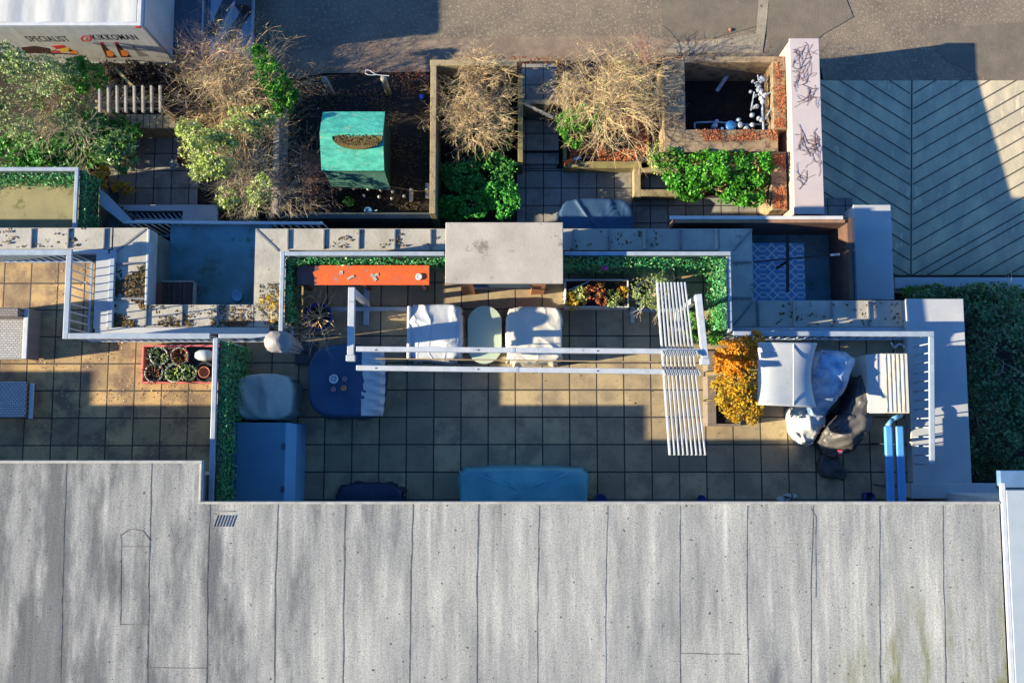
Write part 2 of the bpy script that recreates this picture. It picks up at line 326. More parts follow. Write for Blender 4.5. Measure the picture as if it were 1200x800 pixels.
mLeafOrange = leafmat('orange_leaves', [(.75,.30,.01),(.78,.42,.03),(.62,.26,.01),(.62,.40,.04),(.72,.24,.01)], .3)
mLeafYellow = leafmat('yellow_green_leaves', [(.60,.38,.02),(.46,.36,.03),(.32,.30,.02),(.74,.38,.02),(.66,.42,.04)], .3)
mLeafRed = leafmat('fallen_red_leaves', [(.42,.11,.035),(.30,.075,.03),(.50,.19,.07),(.20,.06,.03)], .1, .8)
mLeafBrown = leafmat('fallen_brown_leaves', [(.09,.055,.02),(.13,.09,.03),(.06,.035,.015)], .1, .9)
mLeafMix = leafmat('mixed_heather_leaves', [(.45,.05,.04),(.30,.10,.03),(.25,.22,.03),(.38,.07,.05),(.12,.10,.03)], .2)
mConifer = leafmat('blue_green_needles', [(.06,.17,.07),(.11,.25,.09),(.03,.085,.04),(.20,.32,.14),(.14,.11,.06)], .1)
mPink = M('pink_plastic', (.65,.02,.35), None, 5, .5)
mDarkPlas = M('blue_black_plastic', (.01,.03,.20), None, 5, .5)

# ------------------------------------------------------------------ vegetation helpers
def leaf(mb, p, s, up=None, asp=.55):
    n_ = Vector((rnd.gauss(0,1), rnd.gauss(0,1), rnd.gauss(0,1)+.9)) if up is None else Vector(up)+Vector((rnd.gauss(0,.5), rnd.gauss(0,.5), rnd.gauss(0,.5)))
    n_.normalize(); t = n_.cross(Vector((rnd.gauss(0,1), rnd.gauss(0,1), rnd.gauss(0,1)))).normalized(); b = n_.cross(t)
    p = Vector(p); w = s*asp
    mb.add([p-t*s*.5, p+b*w*.5-n_*s*.04, p+t*s*.5-n_*s*.08, p-b*w*.5-n_*s*.04], [(0,1,2,3)])
def blob_leaves(mb, c, r, n, s, fill=.35):
    c = Vector(c)
    clumps = [Vector((rnd.gauss(0,1), rnd.gauss(0,1), rnd.gauss(0,1))).normalized() for _ in range(max(6, n//55))]
    for _ in range(n):
        if rnd.random() < .8:
            d = (rnd.choice(clumps)+Vector((rnd.gauss(0,.2), rnd.gauss(0,.2), rnd.gauss(0,.2)))).normalized()
        else: d = Vector((rnd.gauss(0,1), rnd.gauss(0,1), rnd.gauss(0,1))).normalized()
        if d.z < -.3: d.z = -d.z
        k = 1-fill*rnd.random()**1.5; k *= 1+.22*noise.noise(d*2.3+c)
        leaf(mb, c+Vector((d.x*r[0], d.y*r[1], d.z*r[2]))*k, s*rnd.uniform(.6,1.3))
def stems(mb, base, tips, r=.02):
    for t in tips: 
        b, t = Vector(base), Vector(t); m_ = b.lerp(t,.5)+Vector((rnd.uniform(-.1,.1), rnd.uniform(-.1,.1), .08))
        mb.tube(b, m_, r, r*.7, 5); mb.tube(m_, t, r*.7, r*.3, 5)
def shrub(name, label, blobs, n, s, mat, group=None, cat='shrub', ground=-3.0, stemmat=None):
    """blobs: (px, py, z, rx, ry, rz) crown lobes"""
    P = [(at(b[0], b[1], b[2]), b[3:6]) for b in blobs]
    cx = sum(p[0].x for p in P)/len(P); cy = sum(p[0].y for p in P)/len(P)
    t = thing(name, label, cat, (cx, cy, ground), group)
    tot = sum(r[0]*r[1] for _, r in P); mb = MB()
    for c, r in P:
        k_ = int(n*r[0]*r[1]/tot); blob_leaves(mb, c, r, int(k_*.62), s)
        for _ in range(5):
            a_ = rnd.uniform(0,6.28); f_ = rnd.uniform(.28,.5); blob_leaves(mb, c+Vector((math.cos(a_)*r[0]*.72,math.sin(a_)*r[1]*.72,rnd.uniform(.2,.75)*r[2])), (r[0]*f_,r[1]*f_,r[2]*f_), int(k_*.11), s*rnd.uniform(.7,1.25))
    mb.build('foliage', mat, t)
    sm = MB(); stems(sm, (cx,cy,ground), [c for c, r in P]+[c+Vector((rnd.uniform(-.6,.6)*r[0], rnd.uniform(-.6,.6)*r[1], 0)) for c, r in P for _ in range(3)], .025)
    sm.build('stem', stemmat or mBark, t); return t
def grow(mb, p, d, L, r, depth, sp, k, up=.0, thin=.60):
    q = p
    for i in range(2):
        dd = (d+Vector((rnd.gauss(0,.24), rnd.gauss(0,.24), rnd.gauss(0,.16)+up*.1))).normalized()
        q2 = q+dd*L*.5; mb.tube(q, q2, r*(1-.15*i), r*(1-.15*(i+1)), 3 if r < .012 else 5, False); q = q2; d = dd
        if depth > 0 and i == 0 and rnd.random() < .8:
            nd = (d+Vector((rnd.gauss(0,sp), rnd.gauss(0,sp), rnd.gauss(0,sp*.7)))).normalized()
            grow(mb, q, nd, L*rnd.uniform(.5,.8), r*thin, depth-1, sp, k, up, thin)
    if depth <= 0: return
    for _ in range(k if rnd.random() < .7 else k-1):
        nd = (d+Vector((rnd.gauss(0,sp), rnd.gauss(0,sp), rnd.gauss(0,sp*.7)))).normalized()
        grow(mb, q, nd, L*rnd.uniform(.6,.92), r*thin, depth-1, sp, k, up, thin)
def bare(name, label, px, py, zt, spread, mat, n=9, L=.55, depth=3, k=3, r=.022, sp=.55, cat='shrub', group=None, ground=-3.0, stretch=(1,1), trunk=None, bias=(0,0,.5), leaves=None):
    c = at(px, py, zt); t = thing(name, label, cat, (c.x, c.y, ground), group)
    hub = Vector((c.x, c.y, ground + (zt-ground)*.45)) if trunk else Vector((c.x, c.y, ground))
    if trunk:
        tm = MB(); tm.tube((c.x,c.y,ground), hub, trunk, trunk*.75, 9); tm.build('trunk', mBark, t, True)
    mb = MB()
    for i in range(n):
        a = 2*math.pi*(i+rnd.uniform(-.3,.3))/n; o = rnd.uniform(.25,1)*spread
        d = Vector((math.cos(a)*o*stretch[0]+bias[0], math.sin(a)*o*stretch[1]+bias[1], bias[2]+rnd.uniform(0,.5))).normalized()
        grow(mb, hub+Vector((rnd.uniform(-.05,.05),rnd.uniform(-.05,.05),0)), d, L*rnd.uniform(.8,1.2), r, depth, sp, k)
    # keep every twig above the ground
    mb.v = [(x,y,max(z,ground+.03)) for x,y,z in mb.v]
    mb.build('branches', mat, t)
    if leaves:
        lm = MB(); vsel = [mb.v[rnd.randrange(len(mb.v))] for _ in range(leaves[0])]
        for p in vsel: leaf(lm, Vector(p)+Vector((rnd.uniform(-.05,.05),rnd.uniform(-.05,.05),rnd.uniform(-.03,.05))), leaves[1]*rnd.uniform(.6,1.2))
        lm.build('foliage', leaves[2], t)
    return t
def litter(name, mat, rects, n, s, lift=.012, sl=None):
    mb = MB(); A = [abs((r[2]-r[0])*(r[3]-r[1])) for r in rects]
    for r in rects:
        for _ in range(int(n*abs((r[2]-r[0])*(r[3]-r[1]))/sum(A))):
            px, py = rnd.uniform(r[0],r[2]), rnd.uniform(r[1],r[3])
            p = at(px, py, r[4]); nn = noise.noise(Vector((p.x*1.7,p.y*1.7,3)))
            if nn < rnd.uniform(-.25,.15): continue
            leaf(mb, (p.x,p.y,r[4]+lift+rnd.uniform(0,.02)), s*rnd.uniform(.5,1.3), (0,0,2.2), .7)
    return stuff(mb.build(name, mat))

# ================================================================== LARGE STRUCTURE
# ground to the horizon, soil of the gardens
RZ0, RZ1 = -3.0, -3.55
ya, yb = at(1080,94,RZ0).y, at(1080,326,RZ1).y; xa, xb = at(963,200,-3.2).x-.3, 24.0; xm = at(1069,200,-3.2).x
g = MB()
for a_ in ((-600,-600,600,yb),(-600,ya,600,600),(-600,yb,xa,ya),(xb,yb,600,ya)): g.sheet([(a_[0],a_[1]),(a_[2],a_[1]),(a_[2],a_[3]),(a_[0],a_[3])], -3.03)
struct(g.build('ground', mSoil))
def strip(name, pts, z, mat):                            # flat sheet through points seen in the photo
    mb = MB(); mb.sheet([at(x, y, z) for x, y in pts], z)
    mb.f = [tuple(reversed(mb.f[0]))] ; return struct(mb.build(name, mat))
strip('road', [(-300,66),(190,66),(235,84),(300,84),(500,83),(620,72),(960,72),(965,94.5),(1500,94.5),(1500,-900),(-300,-900)], -3.0, mAsph)
strip('road_margin', [(255,104),(380,86),(505,84),(560,76),(640,70),(790,62),(890,62),(893,40),(850,46),(780,44),(700,42),(600,44),(520,46),(420,50),(300,68)], -2.994, mStrip)
strip('path', [(780,62),(894,62),(894,38),(870,42),(830,48),(790,50)], -2.988, mPale)
strip('resurfaced_road', [(775,0),(889,0),(889,30),(862,38),(832,46),(800,48),(778,42)], -2.986, mAsph2)
strip('resurfaced_road', [(901,0),(990,-5),(1000,20),(965,40),(930,70),(905,64),(898,40)], -2.986, mAsph2)
strip('resurfaced_road', [(1075,34),(1200,26),(1300,30),(1300,92),(1160,94),(1110,72)], -2.990, mAsph2)
strip('worn_path', [(889,0),(901,0),(898,30),(894,58),(886,38)], -2.982, mPale)
# ramp falling away from the road with its herringbone grooves
def rampz(y): return RZ0+(RZ1-RZ0)*(ya-y)/(ya-yb)
mb = MB(); mb.add([(xa,yb,RZ1),(xb,yb,RZ1),(xb,ya,RZ0),(xa,ya,RZ0)], [(0,1,2,3)])
ramp_o = struct(mb.build('ramp', mRamp))
RUP = 0.
mb = MB()
def gl(x0,y0,x1,y1,w=.030):
    a, b = Vector((x0,y0,rampz(y0)+RUP+.006)), Vector((x1,y1,rampz(y1)+RUP+.006)); d = (b-a); d.z = 0; d.normalize(); s_ = Vector((-d.y,d.x,0))*w/2
    mb.add([a-s_, b-s_, b+s_, a+s_], [(0,1,2,3)])
gl(xm, ya, xm, yb, .035)
pitch = .385; y = ya+3.5
while y > yb-.2:
    for side, xe, sl_ in ((-1, xa, .60), (1, xb, .56)):
        x0, y0 = xm+side*.04, y-0.0
        L_ = abs(xe-xm)
        x1, y1 = xe, y+L_*sl_
        if y0 > ya: continue
        if y1 > ya: x1 = xm+side*(ya-y0)/sl_; y1 = ya
        if y0 < yb: continue
        gl(x0, y0, x1, y1)
    y -= pitch
# grooves that start below the lower edge and climb into it
for side, xe, sl_ in ((-1, xa, .60), (1, xb, .56)):
    y = yb-pitch*.4
    for k in range(26):
        xs = xm+side*(yb-y)/sl_
        if abs(xs-xm) < abs(xe-xm):
            y1 = yb+(abs(xe-xm)-abs(xs-xm))*sl_; x1 = xe
            if y1 > ya: x1 = xs+side*(ya-yb)/sl_; y1 = ya
            gl(xs, yb, x1, y1)
        y -= pitch
g_ = mb.build('ramp_groove', mGroove, ramp_o)

# garden paving
def patio(name, x0,y0,x1,y1, z=-2.985, mat=mPaveG):
    a = RC(x0,y0,x1,y1,z); mb = MB(); mb.box(a[0],a[1],-3.02,a[2],a[3],z); return struct(mb.build(name, mat))
patio('garden_paving', 606,198,790,300)
patio('garden_paving', 790,232,1000,300)
patio('garden_paving', 128,152,232,262)
patio('garden_path', 612,75,652,197, -2.98)

# ---- the building under and beside the terraces
HR = 3.15
bld = thing('apartment_building', 'flat felt-roofed apartment building with paved roof terraces', 'building', (0,-3,-3))
ROOF_Y2 = at(600,588,HR).y; ROOF_Y1 = at(120,540,HR).y; XL = at(236,560,HR).x; XR = at(1176,700,HR).x
rt = MB(); rt.prism([(-30,ROOF_Y1+.75),(-17.7,ROOF_Y1+.75),(-17.7,ROOF_Y1),(XL,ROOF_Y1),(XL,ROOF_Y2),(XR,ROOF_Y2),(XR,-12),(-30,-12)], HR-.22, HR)
roof = rt.build('roof', mFelt, bld)
wl = MB()
wl.box(-30,-11.8,-3.02,XL-.28,ROOF_Y1-.3,HR-.22); wl.box(XL-.28,-11.8,-3.02,XR-.3,ROOF_Y2-.75,HR-.22)
wl.build('wall', M('house_render', (.42,.40,.36), (.36,.34,.31), 2, .9, .1), bld)
# seams in the felt
def seam(pxs, z=HR, w=.022):
    mb = MB(); P = [at(x,y,z) for x,y in pxs]; Q = []
    for a, b in zip(P, P[1:]):
        k = max(2, int((b-a).length/.25))
        Q += [a.lerp(b, i/k) for i in range(k)]
    Q.append(P[-1])
    Q = [q+Vector((rnd.uniform(-.008,.008), rnd.uniform(-.008,.008), 0)) if 0 < i < len(Q)-1 else q for i, q in enumerate(Q)]
    for a, b in zip(Q, Q[1:]):
        d = (b-a); d.z = 0; d.normalize(); s_ = Vector((-d.y,d.x,0))*w/2*rnd.uniform(.6,1.25)
        mb.add([(a-s_)+Vector((0,0,.004)), (b-s_)+Vector((0,0,.004)), (b+s_)+Vector((0,0,.004)), (a+s_)+Vector((0,0,.004))], [(0,1,2,3)])
    for i, fc in enumerate(mb.f):
        q = [Vector(mb.v[j]) for j in fc]
        if (q[1]-q[0]).cross(q[3]-q[0]).z < 0: mb.f[i] = tuple(reversed(fc))
    return mb.build('felt_seam', mSeam, roof)
for top, bot, y0 in ((78,70,541),(178,172,541),(246,242,590),(326,321,590),(405,402,590),(484,480,590),(561,559,590),(632,630,592),(712,710,592),(797,798,592),(876,877,592),(953,950,592),(1031,1032,592),(1105,1109,592)):
    seam([(top,y0),((top+bot)/2-1,690),(bot,830)], w=.020 if top < 600 else .013)
seam([(141,625),(142,638),(141,732)], w=.012); seam([(141,640),(176,640)], w=.012); seam([(141,731),(173,731)], w=.014); seam([(172,782),(243,782)], w=.018)
seam([(142,627),(150,621),(158,619),(168,622),(177,633)], w=.018); seam([(797,765),(868,766)], w=.014)
seam([(950,595),(956,606),(956,700)], w=.010)
# raised edge trims round the roof
tr = MB()
tr.box(-17.7,ROOF_Y1-.04,HR-.1,XL+.012,ROOF_Y1+.012,HR+.02); tr.box(XL-.03,ROOF_Y2+.012,HR-.1,XL+.012,ROOF_Y1-.0405,HR+.02)
tr.box(XL-.03,ROOF_Y2-.035,HR-.1,XR+.02,ROOF_Y2+.0115,HR+.02)
tr.build('roof_edge', mTrim, bld, bevel=.01)
ve = MB(); x0,y0,x1,y1 = RC(249,597,274,618,HR)
for i in range(7): ve.bar((x0+.02+i*.055,y0+.02,HR+.008),(x0+.09+i*.055,y1-.1,HR+.008),.018,.008)
ve.box(x0,y1-.04,HR+.004,x1,y1-.02,HR+.012); ve.build('roof_hatch_stain', M('hatch_stain_grey',(.17,.17,.17),(.26,.26,.25),9,.9), bld)  # thin grey bars standing in for a hatch-mark stain on the felt
x0,y0,x1,y1 = RC(1176,572,1184,810,HR); ed = MB(); ed.box(x0+.03,-12,HR-.05,x1,ROOF_Y2+.35,HR+.02); ed.build('roof_kerb', mWhite, bld, bevel=.015)

# next door's roof at the right edge
a = RC(1185,574,1300,900,HR); nb = thing('neighbouring_building', 'smooth pale blue-grey roof strip at the lower right edge', 'building', (a[2],a[1],-3))
m_ = MB(); m_.box(a[0]+.02,-12,HR-.12,a[0]+5,a[3],HR+.03); m_.build('roof', M('pale_metal_roof',(.36,.40,.42),(.31,.36,.39),2,.45), nb, bevel=.01)
m_ = MB(); m_.box(a[0]+.15,-11.9,-3.02,a[0]+4.9,a[3]-.2,HR-.12); m_.build('wall', mCap, nb)
a = RC(1172,551,1290,571,HR-.6); m_ = MB(); m_.box(a[0],a[1],HR-.75,a[2],a[3],HR-.6); m_.build('parapet', M('blue_white_parapet',(.10,.20,.38),None,3,.6), nb, bevel=.02)

# terrace slab: blocks from garden level to z=0 (with light wells left open)
TB = MB()
ys = at(600,292,.1).y; yN = at(600,268,.1).y
xW0 = at(171,320,.1).x; xW1 = at(298,320,.1).x; xE0 = at(881,320,.1).x; xE1 = at(1066,460,.3).x
yWell = at(235,357,.1).y; yWellE = at(960,352,.1).y; yTop = yN
pts = [(-30,yTop),(xW0,yTop),(xW0,yWell),(xW1,yWell),(xW1,yTop),(xE0,yTop),(xE0,yWellE),(xE1+.1,yWellE),(xE1+.1,-4.6),(-30,-4.6)]
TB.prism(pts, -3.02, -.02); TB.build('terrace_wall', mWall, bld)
WF = -1.3
struct(MB().box(xW0+.002,yWell+.002,-3.02,xW1-.002,at(235,263,WF).y,WF).build('courtyard_floor', mWell))
# paving of the two terraces (left neighbour, ours)
xDiv = at(249.5,500,2.05).x
yL0 = at(60,306,0).y; yMidN = at(600,308,0).y; yBotRail = at(200,390,0).y; yRN = at(960,396,0).y
xLP = at(110,340,0).x; xMW = at(341,350,0).x; xME = at(843,350,0).x; xRE = at(1066,470,0).x
fl = MB(); fl.prism([(-30,yL0),(xLP,yL0),(xLP,yBotRail),(xDiv,yBotRail),(xDiv,-4.6),(-30,-4.6)], -.018, 0); struct(fl.build('terrace_paving', mPaveL))
fl = MB(); fl.prism([(xDiv,-4.6),(xDiv,yBotRail),(xMW,yBotRail),(xMW,yMidN),(xME,yMidN),(xME,yRN),(xRE,yRN),(xRE,-4.6)], -.018, 0); struct(fl.build('terrace_paving', mPave))

# lead covered ledge with rolls
LZ = .10
def ledge(name, rects, rolls, diags=()):
    mb = MB()
    for r in rects:
        q = RC(*r, LZ); mb.box(q[0],q[1],-.0185,q[2],q[3],LZ)
    o = mb.build(name, mLead, bld)
    for a, b in rolls:
        p, q = at(*a, LZ), at(*b, LZ)
        if abs(p.x-q.x) > abs(p.y-q.y): q.y = p.y
        else: q.x = p.x
        MB().bar(p+Vector((0,0,.015)), q+Vector((0,0,.015)), .05, .05).build('lead_roll', mLeadRoll if rnd.random() < .8 else mLead, o, bevel=.012)
    for a, b in diags:
        MB().bar(at(*a, LZ)+Vector((0,0,.006)), at(*b, LZ)+Vector((0,0,.006)), .04, .02).build('lead_roll', mLeadRoll, o)
    return o
ledge('lead_ledge', [(-80,267,131,292),(131,267,171,383)], [((x,268),(x,291)) for x in (38,81,123)]+[((132,309),(170,309)),((132,350),(170,350))], [((133,297),(170,269))])
ledge('lead_ledge', [(171,357,298,383),(298,268,338,383)], [((x,358),(x,382)) for x in (172,214,256)]+[((299,357),(328,357))], [((300,269),(326,294)),((300,358),(322,381))])
ledge('lead_ledge', [(338,268,843,293),(843,268,882,352)], [((x,269),(x,292)) for x in (338,380,421,463,505,671,713,755,797,839)]+[((858,307),(881,307)),((858,349),(881,349))], [((859,294),(881,269))])
ledge('lead_ledge', [(843,352,1066,383)], [((x,353),(x,382)) for x in (888,930,974,1017)], [((860,381),(882,354))])
# white upstands between ledge and terrace
up = MB()
q = RC(111,297,127,385,.14); up.box(q[0],q[1],-.018,q[2],q[3],.14)
q = RC(111,383.5,315,391,.14); up.box(q[2]-.0,q[1],-.018,at(127,388,.14).x+.004,q[3],.14)
q = RC(111,385,127,391,.14); up.box(q[0],q[1],-.018,q[2],q[3]-.003,.137)
q = RC(-80,292.5,126,297,.14); up.box(q[0],q[1],-.018,q[2],q[3],.143)
up.build('upstand', mCap, bld)
up = MB(); q = RC(127,293,133,384,.2); up.box(q[0],q[1],-.018,q[2],q[3],.2)
q = RC(856,383.5,1064,392,.14); up.box(q[0],q[1],-.018,q[2],q[3],.14); up.build('upstand', mRail, bld, bevel=.01)
up = MB(); q = RC(170,268,174,357,.2); up.box(q[0],q[1],-.3,q[2],q[3],.17); up.build('gutter_edge', mRail, bld, bevel=.02)

# ---- tall capped walls at the right
def cap_wall(name, label, rect, z, zb=-3.02, mat=mCap, capmat=mCap, cat='wall'):
    q = RC(*rect, z); t = thing(name, label, cat, ((q[0]+q[2])/2,(q[1]+q[3])/2,zb))
    MB().box(q[0]+.02,q[1]+.02,zb,q[2]-.02,q[3]-.02,z-.06).build('wall', mat, t)
    MB().box(q[0],q[1],z-.06,q[2],q[3],z).build('coping', capmat, t, bevel=.012); return t
cap_wall('parapet_wall', 'wide pale-topped parapet wall outside the right-hand terrace railing', (1066,350,1134,566), .32)
cap_wall('pier', 'broad square-topped pier between the lower courtyard and the grooved ramp', (1002,240,1046,351), -1.0)
cap_wall('retaining_wall', 'long narrow coping across the lower end of the grooved ramp', (1049,325,1300,338), -2.1, mat=mCap)
cap_wall('low_wall', 'low grey wall end beside the roof at lower right', (1068,566,1168,584), .5, zb=.0, mat=mWhiteDirty)
# wall along the road side with its pale coping
q = RC(928,46,963,250,-1.3); t = thing('garden_wall', 'tall rendered wall with wide pinkish coping traced by bare creeper', 'wall', ((q[0]+q[2])/2,(q[1]+q[3])/2,-3.02))
MB().box(q[0]+.03,q[1],-3.02,q[2]-.03,q[3],-1.36).build('wall', M('pink_render',(.52,.36,.28),(.44,.30,.24),3,.9,.2), t)
MB().box(q[0],q[1]-.02,-1.36,q[2],q[3]+.02,-1.3).build('coping', M('pink_grey_coping',(.50,.42,.40),(.44,.38,.38),1.5,.8,.1,grain=.1), t, bevel=.01)
cr = MB()
for (px,py,a0) in ((932,84,.6),(934,120,.3),(936,146,-1.2),(940,160,-1.4),(936,222,.9),(950,66,-1.9),(934,100,.1),(957,150,-2.2)):
    p = at(px,py,-1.288)
    def creep(p, a, L, r, dep):
        for i in range(4):
            p2 = p+Vector((math.cos(a)*L, math.sin(a)*L, 0)); a += rnd.gauss(0,.45)
            if not (q[0]+.03 < p2.x < q[2]-.03): a = math.pi-a; continue
            cr.tube(p, p2, r, r*.9, 4, False); p = p2
            if dep and rnd.random() < .75: creep(p, a+rnd.choice((-1,1))*rnd.uniform(.5,1.1), L*.8, r*.8, dep-1)
    creep(p, a0, .13, .005, 2)
tag(cr.build('creeper', M('creeper_stem',(.10,.03,.035),(.07,.025,.025),9,.9)), 'bare reddish creeper stems crossing the top of the pinkish coping', 'creeper')
# brown walled light well at the right
WZ = -.05
qa = at(790,255,WZ); qb = at(998,255,WZ); qc = at(998,351,WZ)
struct(MB().box(qa.x,yTop+.004,-3.02,xE0+.002,qb.y-.125,WF-.003).build('courtyard_floor', mWell)); struct(MB().box(xE0+.004,yWellE+.004,-3.02,qb.x-.105,qb.y-.125,WF).build('courtyard_floor', mWell))
t = thing('courtyard_wall', 'brown L-shaped courtyard wall with a thin pale top edge', 'wall', (qb.x,qb.y,-3.02))
w_ = MB(); w_.box(qa.x,qb.y-.12,-3.02,qb.x,qb.y,WZ); w_.box(qb.x-.10,qc.y,-3.02,qb.x,qb.y-.1205,WZ); w_.build('wall', mBrown, t)
MB().box(qa.x-.1,qb.y-.05,WZ,qb.x-.2,qb.y+.03,WZ+.05).build('coping', mWhiteDirty, t, bevel=.01)
MB().box(qa.x,qb.y-.12,WZ,qb.x-.16,qb.y-.055,WZ+.03).build('timber_strip', M('raw_timber_strip',(.30,.16,.09),(.22,.12,.07),6,.8), t)
MB().box(qb.x+.01,qc.y,-3.02,qb.x+.05,qb.y,WZ+.02).build('flashing', mSteel, t)

# ------------------------------------------------------------------ railings
def railing(label, pts, z0, z1, step, rw=.10, mat=mRail, post=.035, name='railing', brail=True):
    t = thing(name, label, 'railing', (pts[0][0],pts[0][1],z0))
    hb = MB()
    for i, (a, b) in enumerate(zip(pts, pts[1:])):
        A, B = Vector((*a,z1-.03)), Vector((*b,z1-.03)); d = (B-A).normalized()
        if i < len(pts)-2: B += d*rw/2
        if i > 0: A += d*(rw/2+.0015)
        hb.bar(A, B, rw, .06)
    hb.build('handrail', mat, t, bevel=.012)
    if brail:
        bb = MB()
        for i, (a, b) in enumerate(zip(pts, pts[1:])):
            bb.bar((*a,z0+.10+.002*i),(*b,z0+.10+.002*i),.04,.04)
        bb.build('bottom_rail', mat, t)
    proto = None
    for a, b in zip(pts, pts[1:]):
        A, B = Vector(a), Vector(b); L_ = (B-A).length; n = max(1, int(L_/step))
        for i in range(n+1):
            p = A.lerp(B, i/n)
            if proto is None:
                m_ = MB(); m_.box(p.x-post/2,p.y-post/2,z0,p.x+post/2,p.y+post/2,z1-.06); proto = m_.build('baluster', mat, t); p0 = p.copy()
            else:
                c = proto.copy(); C.objects.link(c); c.parent = t; c.location = (p.x-p0.x, p.y-p0.y, 0)
    return t
RT = 1.2
rl = [(at(-30,295.5,RT).x, at(60,295.5,RT).y), (at(79,340,RT).x, at(60,295.5,RT).y), (at(79,340,RT).x, at(200,393.5,RT).y), (at(246,393.5,RT).x, at(200,393.5,RT).y)]
railing('grey railing stepping round the left neighbour\'s terrace above the leafy ledge', rl, 0, RT, .17, rw=.12, post=.022)
p = at(330,340,RT).x, at(600,297,RT).y, at(855,340,RT).x, at(960,391,RT).y
yR2 = at(300,393.5,RT).y
rm = [(at(256,393,RT).x, yR2), (p[0],yR2), (p[0],p[1]), (at(521,297,RT).x,p[1])]
railing('pale railing with artificial hedge behind the orange-topped bench', rm, 0, RT, .22, rw=.09)
rm = [(at(661,297,RT).x,p[1]), (p[2],p[1]), (p[2],p[3]+.06)]
railing('pale railing with artificial hedge from the concrete-topped chimney block to the terrace corner', rm, 0, RT, .22, rw=.09)
rm = [(p[2]+.06,p[3]), (at(1092,391,RT).x,p[3]), (at(1093,545,RT).x,at(1093,545,RT).y)]
railing('pale railing round the right-hand corner beside the covered furniture', rm, 0, RT, .19, rw=.11, post=.024)
DV = 2.05
t_div = railing('tall divider railing between the two terraces with hedge on one side', [(xDiv,at(249,396,DV).y),(xDiv,ROOF_Y2-.3)], 0, DV, .25, rw=.10)
# lower balcony at the left edge
BZ = -1.9; BT = -.78
q0 = at(90,198,BT); yb0 = yN+.0
bc = thing('balcony', 'neighbouring balcony with mossy tan floor at the left edge', 'balcony', (q0.x,yb0,-3))
MB().box(-22,yb0+.01,-3.02,q0.x+.03,q0.y+.03,BZ-.06).build('wall', mWall, bc)
MB().box(-22,yb0+.01,BZ-.06,q0.x+.06,q0.y+.06,BZ).build('floor', mBalcony, bc)
railing('white railing round the mossy balcony at the left edge', [(-13.5,q0.y),(q0.x,q0.y),(q0.x,yb0+.1)], BZ, BT, .28, rw=.09)
q = at(116,216,BZ); q2 = at(152,258,-1.0)
sr = thing('external_stair', 'white stair string running down beside the mossy balcony', 'stair', (q.x,q.y,-3))
MB().prism([at(117,222,-1.7).to_2d(),at(125,228,-1.7).to_2d(),at(158,262,-1.7).to_2d(),at(145,262,-1.7).to_2d(),at(117,240,-1.7).to_2d()],-1.78,-1.7).build('string', mWhite, sr)
for k in range(7):
    a = at(133+k*4.5,236+k*3.6,-1.9-k*.12); MB().box(a.x-.1,a.y-.75,a.z-.04,a.x+.14,a.y-.05,a.z).build('tread', mWall, sr)
gr = [(at(147,260,-1.2).x,at(147,260,-1.2).y),(at(378,261.5,-1.2).x,at(378,261.5,-1.2).y)]
railing('low garden railing with thin white top above the left courtyard', gr, -2.9, -1.2, .17, rw=.075, mat=mWhite, post=.03)
q = RC(140,241,254,247,-2.3); w_ = thing('low_wall', 'low grey garden wall with flat coping behind the white-topped garden railing', 'wall', ((q[0]+q[2])/2,q[1],-3.02))
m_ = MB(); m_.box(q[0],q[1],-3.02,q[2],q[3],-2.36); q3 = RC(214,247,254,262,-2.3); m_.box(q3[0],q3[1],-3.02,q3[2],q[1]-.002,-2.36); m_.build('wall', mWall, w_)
m_ = MB(); m_.box(q[0]-.02,q[1],-2.36,q[2]+.02,q[3]+.02,-2.3); m_.box(q3[0],q3[1],-2.36,q3[2]+.02,q[1]-.002,-2.3); m_.build('coping', mCap, w_)
m_ = MB()
for k in range(11):
    a, b = at(153+k*6.2,249,-2.5), at(160+k*6.2,257,-2.5); m_.bar((a.x,a.y,-2.5),(b.x,b.y,-2.5),.035,.03)
a, b = at(150,248,-2.5), at(218,248,-2.5); m_.bar((a.x,a.y,-2.46),(b.x,a.y,-2.46),.04,.04); a, b = at(156,258,-2.5), at(228,258,-2.5); m_.bar((a.x,a.y,-2.46),(b.x,a.y,-2.46),.04,.04)
tg = thing('trellis_panel', 'slatted white panel lying behind the garden railing', 'panel', (at(190,253,-2.5).x,at(190,253,-2.5).y,-3)); m_.build('slats', mWhite, tg)
m_ = MB(); [m_.box(at(x,253,-2.5).x-.03,at(x,253,-2.5).y-.03,-3.02,at(x,253,-2.5).x+.03,at(x,253,-2.5).y+.03,-2.5) for x in (160,215)]; m_.build('leg', mTimberGrey, tg)

# ------------------------------------------------------------------ artificial hedges
def hedge(label, runs, z0, z1, dens=560, th=.13, side=(0,0), s=.055, mat=mLeafHedge, group=None):
    t = thing('artificial_hedge', label, 'hedge', (runs[0][0][0],runs[0][0][1],z0), group)
    mb = MB(); bk = MB()
    for a, b, nrm in runs:
        A, B = Vector((*a,0)), Vector((*b,0)); N = Vector((*nrm,0)); L_ = (B-A).length
        A += N*.06; B += N*.06; bk.bar((A.x,A.y,(z0+z1)/2),(B.x,B.y,(z0+z1)/2),.015,z1-z0-.04)
        for _ in range(int(dens*L_*(z1-z0))):
            p_ = A.lerp(B, rnd.random())+N*(.02+th*rnd.random()**1.3); p_.z = rnd.uniform(z0+.02,z1-.0)
            p_ += N*.05*noise.noise(p_*3)
            leaf(mb, p_, s*rnd.uniform(.6,1.3), (N.x,N.y,.6))
        for _ in range(int(dens*L_*.16)):
            p_ = A.lerp(B, rnd.random())+N*(.02+th*rnd.random()); p_.z = z1-rnd.uniform(0,.04); leaf(mb, p_, s, (0,0,1))
    mb.build('leaves', mat, t); bk.build('backing', mGreenDark, t); return t
